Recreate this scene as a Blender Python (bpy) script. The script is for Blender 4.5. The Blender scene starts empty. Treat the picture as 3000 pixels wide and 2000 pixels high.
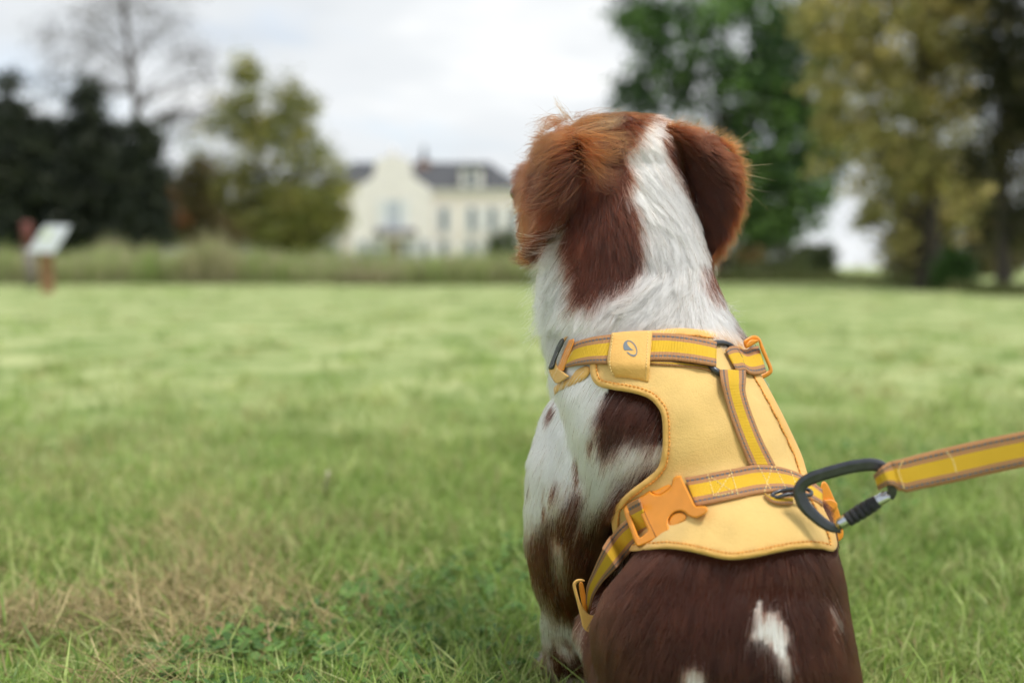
import bpy, math, random
import numpy as np
from mathutils import Vector
from mathutils.bvhtree import BVHTree
from mathutils.kdtree import KDTree
from mathutils.geometry import delaunay_2d_cdt

rng = np.random.default_rng(7)
random.seed(7)
sc = bpy.context.scene

# ------------------------------------------------------------------ camera
CAMZ = 0.5
PITCH = math.radians(4.31)
FPX = 35.0 / 36.0 * 3000.0
cam_data = bpy.data.cameras.new('camera')
cam_data.lens = 35.0
cam_data.sensor_width = 36.0
cam_data.sensor_fit = 'HORIZONTAL'
cam_data.clip_start = 0.05
cam_data.clip_end = 2000.0
cam_data.dof.use_dof = True
cam_data.dof.focus_distance = 0.975
cam_data.dof.aperture_fstop = 2.25
cam_data.dof.aperture_blades = 0
cam = bpy.data.objects.new('camera', cam_data)
cam.location = (0, 0, CAMZ)
cam.rotation_euler = (math.pi / 2 - PITCH, 0, 0)
sc.collection.objects.link(cam)
sc.camera = cam

# ------------------------------------------------------------------ sky, sun, exposure
SUN = np.array([0.30, -0.26, 0.91])
SUN = SUN / np.linalg.norm(SUN)
world = bpy.data.worlds.new('World')
sc.world = world
world.use_nodes = True
nt = world.node_tree
nt.nodes.clear()
N = nt.nodes.new
Lk = nt.links.new
out = N('ShaderNodeOutputWorld')
sky = N('ShaderNodeTexSky')
sky.sky_type = 'NISHITA'
sky.sun_disc = False
sky.sun_elevation = math.asin(SUN[2])
sky.sun_rotation = math.atan2(SUN[0], SUN[1])
sky.air_density = 1.0
sky.dust_density = 2.0
bg1 = N('ShaderNodeBackground')
bg1.inputs['Strength'].default_value = 0.13
Lk(sky.outputs[0], bg1.inputs['Color'])
tc = N('ShaderNodeTexCoord')
sep = N('ShaderNodeSeparateXYZ')
Lk(tc.outputs['Generated'], sep.inputs[0])
def M(op, a, b=None, clamp=False):
    m = N('ShaderNodeMath')
    m.operation = op
    m.use_clamp = clamp
    for i, v in enumerate((a, b)):
        if v is None:
            continue
        if isinstance(v, (int, float)):
            m.inputs[i].default_value = v
        else:
            Lk(v, m.inputs[i])
    return m.outputs[0]
zz = M('ADD', M('ABSOLUTE', sep.outputs[2]), 0.22)
cx = M('DIVIDE', sep.outputs[0], zz)
cy = M('DIVIDE', sep.outputs[1], zz)
comb = N('ShaderNodeCombineXYZ')
Lk(cx, comb.inputs[0])
Lk(cy, comb.inputs[1])
def noise(scale, detail, seed):
    n = N('ShaderNodeTexNoise')
    n.noise_dimensions = '4D'
    n.inputs['Scale'].default_value = scale
    n.inputs['Detail'].default_value = detail
    n.inputs['W'].default_value = seed
    n.inputs['Roughness'].default_value = 0.55
    n.inputs['Distortion'].default_value = 0.4
    Lk(comb.outputs[0], n.inputs['Vector'])
    return n.outputs['Fac']
def ramp(fac, stops):
    r = N('ShaderNodeValToRGB')
    e = r.color_ramp.elements
    e[0].position, e[0].color = stops[0][0], (*stops[0][1], 1)
    e[1].position, e[1].color = stops[-1][0], (*stops[-1][1], 1)
    for p, c in stops[1:-1]:
        x = e.new(p)
        x.color = (*c, 1)
    r.color_ramp.interpolation = 'EASE'
    Lk(fac, r.inputs[0])
    return r.outputs[0]
cover = ramp(noise(0.9, 5, 3.1), [(0.30, (0.55,) * 3), (0.45, (1, 1, 1))])
tone = ramp(noise(0.55, 5, 8.35), [(0.38, (0.66, 0.70, 0.74)), (0.50, (0.82, 0.85, 0.875)), (0.60, (1.02, 1.03, 1.03))])
bg2 = N('ShaderNodeBackground')
bg2.inputs['Strength'].default_value = 0.575
Lk(tone, bg2.inputs['Color'])
mix = N('ShaderNodeMixShader')
Lk(cover, mix.inputs[0])
Lk(bg1.outputs[0], mix.inputs[1])
Lk(bg2.outputs[0], mix.inputs[2])
Lk(mix.outputs[0], out.inputs[0])

sun_data = bpy.data.lights.new('sun', 'SUN')
sun_data.energy = 1.5
sun_data.angle = math.radians(16)
sun_data.color = (1.0, 0.95, 0.87)
sun = bpy.data.objects.new('sun', sun_data)
sun.rotation_euler = Vector(SUN).to_track_quat('Z', 'Y').to_euler()
sc.collection.objects.link(sun)

sc.view_settings.view_transform = 'Standard'
sc.view_settings.look = 'None'
sc.view_settings.exposure = 0.9
sc.view_settings.gamma = 1.0
sc.cycles.use_denoising = True
sc.cycles.denoiser = 'OPENIMAGEDENOISE'
sc.cycles.max_bounces = 10
sc.cycles.diffuse_bounces = 2
sc.cycles.glossy_bounces = 8
sc.cycles.transmission_bounces = 10
sc.cycles.use_adaptive_sampling = True
sc.cycles.adaptive_threshold = 0.03
sc.cycles.transparent_max_bounces = 8
sc.cycles.sample_clamp_indirect = 6.0

# ------------------------------------------------------------------ helpers
CP, SP = math.cos(PITCH), math.sin(PITCH)
CAM = np.array([0.0, 0.0, CAMZ])
def P(px, py, d):
    """point of the place that the pixel (px, py) of the 3000x2000 photograph shows at depth d (metres along +Y)"""
    px, py, d = np.broadcast_arrays(np.asarray(px, float), np.asarray(py, float), np.asarray(d, float))
    x = (px - 1500) / FPX
    y = (1000 - py) / FPX
    t = d / (CP + y * SP)
    return np.stack([x * t, d, CAMZ + (-SP + y * CP) * t], -1)
def proj(p):
    q = np.asarray(p) - CAM
    zc = q[..., 1] * CP - q[..., 2] * SP
    yc = q[..., 1] * SP + q[..., 2] * CP
    return 1500 + q[..., 0] / zc * FPX, 1000 - yc / zc * FPX
def sm(x, a, b):
    t = np.clip((x - a) / (b - a), 0, 1)
    return t * t * (3 - 2 * t)
def snoise(p, f, seed=0):
    """smooth pseudo noise in about -1..1 from sums of sines"""
    r = np.random.default_rng(seed)
    o = np.zeros(p.shape[:-1])
    for i in range(6):
        k = r.normal(size=p.shape[-1])
        k = k / np.linalg.norm(k) * f * r.uniform(0.6, 1.7)
        o = o + np.sin(p @ k + r.uniform(0, 6.28))
    return o / 3.0
def inpoly(px, py, poly):
    poly = np.asarray(poly, float)
    r = np.zeros(np.shape(px), bool)
    x1, y1 = poly[-1]
    for x2, y2 in poly:
        c = ((y1 > py) != (y2 > py))
        with np.errstate(divide='ignore', invalid='ignore'):
            xi = (x2 - x1) * (py - y1) / (y2 - y1 + 1e-12) + x1
        r ^= c & (px < xi)
        x1, y1 = x2, y2
    return r
def spline(pts, n, closed=False):
    """Catmull-Rom through the points, resampled evenly to n"""
    p = np.asarray(pts, float)
    if closed:
        q = np.concatenate([p[-1:], p, p[:2]])
    else:
        q = np.concatenate([2 * p[:1] - p[1:2], p, 2 * p[-1:] - p[-2:-1]])
    segs = []
    for i in range(len(q) - 3):
        t = np.linspace(0, 1, 16, endpoint=False)[:, None]
        a, b, c, d = q[i:i + 4]
        segs.append(0.5 * (2 * b + (c - a) * t + (2 * a - 5 * b + 4 * c - d) * t ** 2 + (3 * b - a - 3 * c + d) * t ** 3))
    segs.append(q[-2:-1])
    s = np.concatenate(segs)
    return resample(s, n, closed)
def resample(s, n, closed=False):
    s = np.asarray(s, float)
    l = np.concatenate([[0], np.cumsum(np.linalg.norm(np.diff(s, axis=0), axis=1))])
    t = np.linspace(0, l[-1], n + 1)[:-1] if closed else np.linspace(0, l[-1], n)
    return np.stack([np.interp(t, l, s[:, k]) for k in range(s.shape[1])], -1)
def mesh(name, V, F, mat=None, smooth=True, uv=None, col=None):
    V = np.asarray(V, np.float32)
    me = bpy.data.meshes.new(name)
    if isinstance(F, np.ndarray):
        n, k = F.shape
        me.vertices.add(len(V))
        me.vertices.foreach_set('co', V.ravel())
        me.loops.add(n * k)
        me.loops.foreach_set('vertex_index', F.ravel().astype(np.int32))
        me.polygons.add(n)
        me.polygons.foreach_set('loop_start', np.arange(0, n * k, k, dtype=np.int32))
        me.update(calc_edges=True)
    else:
        me.from_pydata([tuple(map(float, v)) for v in V], [], [tuple(int(i) for i in f) for f in F])
        me.update()
    me.polygons.foreach_set('use_smooth', np.full(len(me.polygons), smooth))
    if uv is not None:
        l = me.uv_layers.new(name='UVMap')
        idx = np.zeros(len(me.loops), np.int32)
        me.loops.foreach_get('vertex_index', idx)
        l.data.foreach_set('uv', np.asarray(uv, np.float32)[idx].ravel())
    if col is not None:
        a = me.color_attributes.new('tint', 'FLOAT_COLOR', 'POINT')
        c = np.ones((len(V), 4), np.float32)
        c[:, :3] = col
        a.data.foreach_set('color', c.ravel())
    if mat:
        me.materials.append(mat)
    return me
ZERO = np.zeros(3)
def link(o, parent=None, base=None):
    sc.collection.objects.link(o)
    if parent is not None:
        o.parent = parent
    elif base is not None:
        o.location = base
    return o
def root_of(parent):
    while parent.parent is not None:
        parent = parent.parent
    return np.array(parent.location)
def part(name, V, F, mat, parent, **k):
    """a mesh given in world coordinates, linked as a child"""
    return link(bpy.data.objects.new(name, mesh(name, np.asarray(V) - root_of(parent), F, mat, **k)), parent)
def tag(o, label=None, cat=None, group=None, kind=None):
    for k, v in (('label', label), ('category', cat), ('group', group), ('kind', kind)):
        if v:
            o[k] = v
    return o
def thing(name, base, label, cat, group=None):
    o = bpy.data.objects.new(name, None)
    o.empty_display_size = 0.05
    return tag(link(o, base=tuple(base)), label, cat, group)
def single(name, V, F, mat, base, label=None, cat=None, group=None, kind=None, **k):
    o = bpy.data.objects.new(name, mesh(name, np.asarray(V) - np.asarray(base), F, mat, **k))
    return tag(link(o, base=tuple(base)), label, cat, group, kind)
def join(parts):
    V, F, n = [], [], 0
    for v, f in parts:
        V.append(np.asarray(v, float))
        F += [tuple(i + n for i in g) for g in f]
        n += len(v)
    return np.concatenate(V), F
def grid_faces(r, c, wrap=False):
    F = []
    for i in range(r - 1):
        for j in range(c if wrap else c - 1):
            j2 = (j + 1) % c
            F.append((i * c + j, i * c + j2, (i + 1) * c + j2, (i + 1) * c + j))
    return F
def loft(rings):
    n = len(rings[0])
    V = np.concatenate(rings)
    F = grid_faces(len(rings), n, True)
    F.append(tuple(range(n))[::-1])
    F.append(tuple(range((len(rings) - 1) * n, len(rings) * n)))
    return V, F
def tube(path, rad, n=8, flat=1.0, up=(0, 0, 1)):
    path = np.asarray(path, float)
    rad = np.broadcast_to(np.asarray(rad, float), (len(path),))
    T = np.gradient(path, axis=0)
    T /= np.linalg.norm(T, axis=1)[:, None] + 1e-12
    up = np.broadcast_to(np.asarray(up, float), path.shape)
    A = np.cross(T, up)
    bad = np.linalg.norm(A, axis=1) < 1e-3
    A[bad] = np.cross(T[bad], (1.0, 0.2, 0.0))
    A /= np.linalg.norm(A, axis=1)[:, None]
    B = np.cross(A, T)
    th = np.linspace(0, 2 * math.pi, n, endpoint=False)
    rings = [path[i] + rad[i] * (np.cos(th)[:, None] * A[i] + flat * np.sin(th)[:, None] * B[i]) for i in range(len(path))]
    return loft(rings)
def tube_closed(path, rad, n=8, up=(0, -1, 0)):
    path = np.asarray(path, float)
    T = np.roll(path, -1, 0) - np.roll(path, 1, 0)
    T /= np.linalg.norm(T, axis=1)[:, None] + 1e-12
    A = np.cross(T, np.asarray(up, float))
    A /= np.linalg.norm(A, axis=1)[:, None] + 1e-12
    B = np.cross(A, T)
    th = np.linspace(0, 2 * math.pi, n, endpoint=False)
    V = np.concatenate([path[i] + rad * (np.cos(th)[:, None] * A[i] + np.sin(th)[:, None] * B[i]) for i in range(len(path))])
    m = len(path)
    F = [(i * n + j, i * n + (j + 1) % n, ((i + 1) % m) * n + (j + 1) % n, ((i + 1) % m) * n + j) for i in range(m) for j in range(n)]
    return V, F
def ball(c, ax, nu=20, nv=14):
    """ellipsoid from three axis vectors (or radii)"""
    ax = np.asarray(ax, float)
    if ax.ndim < 2:
        ax = np.diag(np.broadcast_to(ax, (3,)))
    V = [np.array(c) + ax[2]]
    for i in range(1, nv):
        f = math.pi * i / nv
        for j in range(nu):
            t = 2 * math.pi * j / nu
            V.append(np.array(c) + ax[0] * math.sin(f) * math.cos(t) + ax[1] * math.sin(f) * math.sin(t) + ax[2] * math.cos(f))
    V.append(np.array(c) - ax[2])
    F = [(0, 1 + j, 1 + (j + 1) % nu) for j in range(nu)]
    for i in range(nv - 2):
        for j in range(nu):
            a = 1 + i * nu
            F.append((a + j, a + nu + j, a + nu + (j + 1) % nu, a + (j + 1) % nu))
    e = len(V) - 1
    a = 1 + (nv - 2) * nu
    F += [(a + j, e, a + (j + 1) % nu) for j in range(nu)]
    return np.array(V), F
def sweep(pts, k=10):
    """overlapping balls along a chain of (x, y, z, r)"""
    p = np.asarray(pts, float)
    o = []
    for i in range(len(p) - 1):
        for t in np.linspace(0, 1, k, endpoint=(i == len(p) - 2)):
            q = p[i] * (1 - t) + p[i + 1] * t
            o.append(ball(q[:3], q[3], 14, 10))
    return o
def box(x0, x1, y0, y1, z0, z1):
    V = np.array([(x, y, z) for x in (x0, x1) for y in (y0, y1) for z in (z0, z1)], float)
    return V, [(0, 1, 3, 2), (4, 6, 7, 5), (0, 4, 5, 1), (2, 3, 7, 6), (0, 2, 6, 4), (1, 5, 7, 3)]

# ------------------------------------------------------------------ materials
def new_mat(name):
    m = bpy.data.materials.new(name)
    m.use_nodes = True
    return m, m.node_tree, m.node_tree.nodes['Principled BSDF']
def plain(name, col, rough=0.6, metal=0.0, var=0.12, scale=30.0, bump=0.0, bscale=200.0, sheen=0.0, coat=0.0, crease=0.0):
    m, t, b = new_mat(name)
    b.inputs['Roughness'].default_value = rough
    b.inputs['Metallic'].default_value = metal
    b.inputs['Sheen Weight'].default_value = sheen
    b.inputs['Coat Weight'].default_value = coat
    tc = t.nodes.new('ShaderNodeTexCoord')
    n = t.nodes.new('ShaderNodeTexNoise')
    n.inputs['Scale'].default_value = scale
    n.inputs['Detail'].default_value = 6
    t.links.new(tc.outputs['Object'], n.inputs['Vector'])
    r = t.nodes.new('ShaderNodeValToRGB')
    e = r.color_ramp.elements
    e[0].position, e[1].position = 0.3, 0.7
    e[0].color = (*[c * (1 - var) for c in col], 1)
    e[1].color = (*[min(1, c * (1 + var)) for c in col], 1)
    t.links.new(n.outputs['Fac'], r.inputs[0])
    t.links.new(r.outputs[0], b.inputs['Base Color'])
    if bump:
        n2 = t.nodes.new('ShaderNodeTexNoise')
        n2.inputs['Scale'].default_value = bscale
        n2.inputs['Detail'].default_value = 4
        t.links.new(tc.outputs['Object'], n2.inputs['Vector'])
        bp = t.nodes.new('ShaderNodeBump')
        bp.inputs['Strength'].default_value = bump
        bp.inputs['Distance'].default_value = 0.002
        t.links.new(n2.outputs['Fac'], bp.inputs['Height'])
        if crease:
            n3 = t.nodes.new('ShaderNodeTexNoise')
            n3.inputs['Scale'].default_value = 55
            n3.inputs['Detail'].default_value = 3
            n3.inputs['Distortion'].default_value = 1.2
            t.links.new(tc.outputs['Object'], n3.inputs['Vector'])
            b3_ = t.nodes.new('ShaderNodeBump')
            b3_.inputs['Strength'].default_value = crease
            b3_.inputs['Distance'].default_value = 0.004
            t.links.new(n3.outputs['Fac'], b3_.inputs['Height'])
            t.links.new(b3_.outputs[0], bp.inputs['Normal'])
        t.links.new(bp.outputs[0], b.inputs['Normal'])
    return m
def leafy(name, trans=0.35, rough=0.5, spec=0.25):
    """leaf or blade: colour from the mesh's own per-leaf tint, light passes through"""
    m, t, b = new_mat(name)
    a = t.nodes.new('ShaderNodeAttribute')
    a.attribute_name = 'tint'
    t.links.new(a.outputs['Color'], b.inputs['Base Color'])
    b.inputs['Roughness'].default_value = rough
    b.inputs['Specular IOR Level'].default_value = spec
    tr = t.nodes.new('ShaderNodeBsdfTranslucent')
    t.links.new(a.outputs['Color'], tr.inputs['Color'])
    mx = t.nodes.new('ShaderNodeMixShader')
    mx.inputs[0].default_value = trans
    t.links.new(b.outputs[0], mx.inputs[1])
    t.links.new(tr.outputs[0], mx.inputs[2])
    t.links.new(mx.outputs[0], t.nodes['Material Output'].inputs[0])
    return m

# ------------------------------------------------------------------ ground
def ground_h(x, y):
    p = np.stack([x, y], -1)
    return 0.012 * snoise(p, 2.2, 11) + 0.03 * snoise(p, 0.35, 12) * sm(y, 3, 9)
m_ground, t, b = new_mat('meadow_soil')
n = t.nodes.new('ShaderNodeTexNoise')
n.inputs['Scale'].default_value = 1.6
n.inputs['Detail'].default_value = 12
n.inputs['Roughness'].default_value = 0.72
tcg = t.nodes.new('ShaderNodeTexCoord')
t.links.new(tcg.outputs['Object'], n.inputs['Vector'])
r = t.nodes.new('ShaderNodeValToRGB')
e = r.color_ramp.elements
e[0].position, e[0].color = 0.38, (0.15, 0.23, 0.06, 1)
e[1].position, e[1].color = 0.64, (0.47, 0.51, 0.25, 1)
t.links.new(n.outputs['Fac'], r.inputs[0])
t.links.new(r.outputs[0], b.inputs['Base Color'])
b.inputs['Roughness'].default_value = 0.9
b.inputs['Specular IOR Level'].default_value = 0.1
ys = np.concatenate([np.linspace(-3, 6, 70), np.geomspace(6.2, 900, 60)])
us = np.linspace(-1, 1, 90)
gy, gu = np.meshgrid(ys, us, indexing='ij')
gx = np.sign(gu) * np.abs(gu) ** 1.3 * (6 + np.abs(gy) * 1.6)
gz = ground_h(gx, gy)
o = single('ground', np.stack([gx, gy, gz], -1).reshape(-1, 3), np.array(grid_faces(len(ys), len(us))), m_ground, ZERO, kind='structure')

# ------------------------------------------------------------------ grass of the meadow
m_blade = leafy('grass_blade', 0.45, 0.45, 0.35)
def blades(x, y, h, w, lean, bend, col, hz=None, tipcol=1.25, yaw=None):
    n = len(x)
    z = ground_h(x, y) - 0.004 if hz is None else hz
    a = rng.uniform(0, 2 * math.pi, n) if yaw is None else yaw
    d = np.stack([np.cos(a), np.sin(a), np.zeros(n)], -1)
    s = rng.uniform(0, 2 * math.pi, n)
    side = np.stack([np.cos(s), np.sin(s), np.zeros(n)], -1)
    base = np.stack([x, y, z], -1)
    up = np.array([0, 0, 1.0])
    mid = base + (up * np.cos(lean)[:, None] + d * np.sin(lean)[:, None]) * (h * 0.55)[:, None]
    l2 = lean + bend
    tip = mid + (up * np.cos(l2)[:, None] + d * np.sin(l2)[:, None]) * (h * 0.5)[:, None]
    tip[:, 2] = np.maximum(tip[:, 2], z + 0.004)
    W = side * (w / 2)[:, None]
    V = np.stack([base - W, base + W, mid - W * 0.85, mid + W * 0.85, tip], 1).reshape(-1, 3)
    i = np.arange(n)[:, None] * 5
    F = np.concatenate([i + [0, 1, 3], i + [0, 3, 2], i + [2, 3, 4]], 0)
    C = np.stack([col * 0.8, col * 0.8, col, col, col * tipcol], 1).reshape(-1, 3)
    return V, F, C
def ground_samples(n, py0, py1, px0=-900, px1=3900):
    px = rng.uniform(px0, px1, n)
    py = rng.uniform(py0, py1, n)
    y = (1000 - py) / FPX
    dz = -SP + y * CP
    t = CAMZ / -dz
    return (px - 1500) / FPX * t, (CP + y * SP) * t, px, py
def pick(cols, n):
    cols = np.array(cols)
    return cols[rng.integers(0, len(cols), n)] * rng.uniform(0.75, 1.25, (n, 1))
GREENS = [(0.27, 0.40, 0.08), (0.34, 0.46, 0.12), (0.40, 0.49, 0.16), (0.46, 0.51, 0.21), (0.20, 0.32, 0.08)]
DRY = [(0.43, 0.345, 0.165), (0.36, 0.285, 0.14), (0.52, 0.43, 0.23), (0.26, 0.20, 0.09)]
n = 300000
x, y, px, py = ground_samples(n, 800, 2160)
keep = (y < 27.5) & (rng.random(n) > 0.62 * sm(y, 1.7, 5.0))
x, y, px, py = x[keep], y[keep], px[keep], py[keep]
n = len(x)
p2 = np.stack([x, y], -1)
patch = snoise(p2, 1.1, 21) + 0.6 * snoise(p2, 4.0, 22)
# the mown, dried-out stretch to the near left
hayness = sm(-x - 0.03, 0.0, 0.42) * sm(y, 3.6, 1.5) * sm(y, 0.8, 1.15) * sm(snoise(p2, 5.0, 23) + 0.45 * snoise(p2, 14.0, 24), -0.75, 0.7)
col = pick(GREENS, n)
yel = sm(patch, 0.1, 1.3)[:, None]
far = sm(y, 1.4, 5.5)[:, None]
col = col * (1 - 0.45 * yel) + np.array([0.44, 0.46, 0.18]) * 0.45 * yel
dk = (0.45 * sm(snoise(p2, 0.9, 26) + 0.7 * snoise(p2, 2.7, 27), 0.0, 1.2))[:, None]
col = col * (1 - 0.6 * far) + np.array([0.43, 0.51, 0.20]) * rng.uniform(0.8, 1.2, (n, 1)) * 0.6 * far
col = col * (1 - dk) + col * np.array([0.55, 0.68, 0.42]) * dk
dry = rng.random(n) < (0.06 + 0.22 * hayness * sm(snoise(p2, 9.0, 28), -0.3, 0.6))
col[dry] = pick(DRY, dry.sum())
h = rng.uniform(0.028, 0.062, n) * (1 + 0.3 * snoise(p2, 3.0, 25)) * (1 - 0.25 * hayness)
w = rng.uniform(0.0018, 0.0042, n) * np.maximum(1, y / 3.5)
h = h * (1 - 0.40 * sm(y, 1.7, 5.0))
lean = np.abs(rng.normal(0.6, 0.4, n)) + hayness * 0.4 + 0.40 * sm(y, 1.5, 4.5)
bend = rng.uniform(0.1, 1.1, n)
keep = ~((np.abs(x - 0.2) < 0.10) & (np.abs(y - 0.86) < 0.1))
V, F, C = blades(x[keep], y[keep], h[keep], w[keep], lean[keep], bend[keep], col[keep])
parts_g = [(V, F, C)]
# sparse taller blades near the camera
n = 5000
x, y, px, py = ground_samples(n, 1250, 2200)
V, F, C = blades(x, y, rng.uniform(0.06, 0.11, n), rng.uniform(0.002, 0.0045, n), np.abs(rng.normal(0.5, 0.35, n)), rng.uniform(0.3, 1.2, n), pick(GREENS, n))
parts_g.append((V, F, C))
nt_ = 1700
tx, ty, _, _ = ground_samples(nt_, 830, 1750, -500, 3500)
kq = ty < 26
tx, ty = tx[kq], ty[kq]
nt_ = len(tx)
per = 16
sp_ = 0.035 * np.maximum(1, ty / 5)
x = np.repeat(tx, per) + rng.normal(size=nt_ * per) * np.repeat(sp_, per)
y = np.repeat(ty, per) + rng.normal(size=nt_ * per) * np.repeat(sp_, per)
tcol = pick([(0.30, 0.42, 0.11), (0.36, 0.48, 0.14), (0.50, 0.56, 0.22), (0.46, 0.46, 0.20), (0.24, 0.36, 0.09)], nt_)
n = nt_ * per
V, F, C = blades(x, y, rng.uniform(0.05, 0.10, n) * np.repeat(rng.uniform(0.7, 1.2, nt_), per), rng.uniform(0.003, 0.005, n) * np.maximum(1, y / 3.5), np.abs(rng.normal(0.45, 0.3, n)), rng.uniform(0.2, 1.0, n), np.repeat(tcol, per, 0))
parts_g.append((V, F, C))
n = 60000
x, y, px, py = ground_samples(n, 2150, 3300, -1800, 4800)
xs_, ys_, _, _ = ground_samples(40000, 950, 2160, -2200, 5200)
side_ = (np.abs(xs_) > 0.7 * ys_ + 0.1)
x, y = np.concatenate([x, xs_[side_]]), np.concatenate([y, ys_[side_]])
k = ~((np.abs(x - 0.2) < 0.10) & (np.abs(y - 0.86) < 0.1))
x, y = x[k], y[k]
n = len(x)
V, F, C = blades(x, y, rng.uniform(0.03, 0.06, n), rng.uniform(0.002, 0.004, n) * np.maximum(1, y / 2.5), np.abs(rng.normal(0.6, 0.4, n)), rng.uniform(0.1, 1.1, n), pick(GREENS, n))
parts_g.append((V, F, C))
def stack(parts):
    off, Vs, Fs, Cs = 0, [], [], []
    for V, F, C in parts:
        Vs.append(V); Fs.append(F + off); Cs.append(C); off += len(V)
    return np.concatenate(Vs), np.concatenate(Fs), np.concatenate(Cs)
V, F, C = stack(parts_g)
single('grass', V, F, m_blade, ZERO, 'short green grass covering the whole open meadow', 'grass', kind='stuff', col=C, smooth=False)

# clover leaves low in the sward
m_clover = leafy('clover_leaf', 0.3, 0.5, 0.3)
n = 9000
x, y, px, py = ground_samples(n, 1300, 2180)
cl = snoise(np.stack([x, y], -1), 5.0, 31) + 0.9 * sm(x, -0.3, 0.15) - 0.75
k = cl > 0.1
x, y = x[k], y[k]
n = len(x)
ct = np.stack([x, y, ground_h(x, y) + rng.uniform(0.012, 0.045, n)], -1)
Vs, Cs = [], []
cc = pick([(0.11, 0.22, 0.05), (0.15, 0.28, 0.065), (0.08, 0.17, 0.04)], n)
for q in range(3):
    a = rng.uniform(0, 6.28, n) if q == 0 else a + 2.094
    rr = rng.uniform(0.005, 0.009, n)
    tilt = rng.normal(0, 0.35, (n, 2))
    u = np.stack([np.cos(a), np.sin(a), tilt[:, 0]], -1) * rr[:, None]
    v = np.stack([-np.sin(a), np.cos(a), tilt[:, 1]], -1) * rr[:, None]
    Vs.append(np.stack([ct, ct + u * 0.7 - v * 0.75, ct + u * 1.7 - v * 0.5, ct + u * 1.85, ct + u * 1.7 + v * 0.5, ct + u * 0.7 + v * 0.75], 1))
    Cs.append(np.repeat(cc[:, None], 6, 1))
V = np.concatenate(Vs).reshape(-1, 3)
C = np.concatenate(Cs).reshape(-1, 3)
i = np.arange(len(V) // 6)[:, None] * 6
single('clover', V, np.concatenate([i + [0, 1, 2], i + [0, 2, 3], i + [0, 3, 4], i + [0, 4, 5]]), m_clover, ZERO, 'small clover leaves low in the near grass', 'clover', kind='stuff', col=C, smooth=False)

# dry cut stalks lying on the near left grass
m_straw = leafy('dry_stalk', 0.15, 0.6, 0.2)
n = 46000
x, y, px, py = ground_samples(n, 1280, 2150, -600, 1500)
p2 = np.stack([x, y], -1)
hy = sm(-x - 0.04, 0.0, 0.45) * sm(y, 3.6, 1.4) * sm(snoise(p2, 5.0, 23) + 0.8 * snoise(p2, 13.0, 24), 0.0, 0.9)
k = rng.random(n) < hy * 0.62
x, y = x[k], y[k]
n = len(x)
V, F, C = blades(x, y, rng.uniform(0.02, 0.075, n) * np.where(rng.random(n) < 0.06, 1.8, 1.0), rng.uniform(0.0009, 0.0024, n), rng.uniform(0.9, 1.62, n), rng.normal(0.0, 0.3, n), pick(DRY, n), hz=ground_h(x, y) + rng.uniform(0.012, 0.045, n), yaw=rng.normal(2.6, 1.6, n))
single('hay', V, F, m_straw, ZERO, 'dry tan cut stalks lying on the near left grass', 'hay', kind='stuff', col=C, smooth=False)

# a few single long stalks
def stalk(name, pts, w, colr, label):
    path = spline([P(*p) for p in pts], 24)
    V, F = tube(path, np.linspace(w, w * 0.45, 24), 6)
    single(name, V, F, plain(name, colr, 0.55, var=0.2), path[0], label, 'stalk')
def gp(px, py, up=0.0):
    y = (1000 - py) / FPX
    return (px, py, CAMZ * (CP + y * SP) / (SP - y * CP) * (1 - up))
stalk('grass_stalk', [gp(352, 1905, .03), gp(372, 1893, .06), gp(450, 1896, .06), gp(560, 1908, .05), gp(690, 1925, .04)], 0.0022, (0.16, 0.22, 0.08), 'long green bent grass stalk lying across the near left hay')
stalk('dry_stalk', [gp(592, 1795, .04), gp(650, 1830, .06), gp(710, 1870, .05), gp(752, 1905, .03)], 0.0018, (0.3, 0.16, 0.1), 'reddish dry stalk slanting down in the near left hay')
stalk('straw_stalk', [gp(783, 1790, .05), (788, 1860, 1.21), (800, 1920, 1.17), (806, 1965, 1.13), (790, 2010, 1.11)], 0.0018, (0.42, 0.3, 0.18), 'pale upright straw at the bottom of the near left hay')
stalk('grass_shoot', [gp(520, 2040, .0), (508, 1990, 1.13), (506, 1935, 1.12)], 0.0035, (0.09, 0.2, 0.03), 'bright green pointed shoot at the bottom edge left of middle')
stalk('seed_stalk', [gp(955, 1440, .02), (955, 1415, 1.98), (962, 1378, 1.97)], 0.006, (0.55, 0.5, 0.36), 'pale dry seed stalk standing alone in the middle grass')

# ------------------------------------------------------------------ tall uncut strip behind the meadow
m_tall = leafy('tall_weed', 0.3, 0.6, 0.2)
n = 40000
D = rng.uniform(26.3, 31.0, n)
px = np.where(rng.random(n) < 0.8, rng.uniform(-300, 1750, n), rng.uniform(-2600, -300, n))
x = (px - 1500) / FPX * D
p2 = np.stack([x, D], -1)
hgt = 0.84 + 0.22 * snoise(p2, 0.9, 41) + 0.17 * snoise(p2, 3.0, 42)
for pk, hh, ww in ((325, 0.95, 45), (430, 0.55, 30), (640, 0.5, 35), (240, 0.4, 40), (1290, .15, 60), (560, .25, 80)):
    hgt = hgt + hh * 0.55 * np.exp(-((px - pk) / ww) ** 2)
h = hgt * rng.uniform(0.35, 1.1, n)
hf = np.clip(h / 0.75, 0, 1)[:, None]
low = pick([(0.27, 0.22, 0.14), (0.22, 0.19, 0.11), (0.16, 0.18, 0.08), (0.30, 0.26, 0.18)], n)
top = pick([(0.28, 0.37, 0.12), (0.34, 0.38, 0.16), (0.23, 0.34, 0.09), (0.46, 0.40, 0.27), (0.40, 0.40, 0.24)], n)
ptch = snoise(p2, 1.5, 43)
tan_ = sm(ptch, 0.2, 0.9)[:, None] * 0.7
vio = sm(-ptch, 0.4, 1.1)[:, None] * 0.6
top = top * (1 - tan_) + np.array([0.40, 0.34, 0.23]) * tan_
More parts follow.
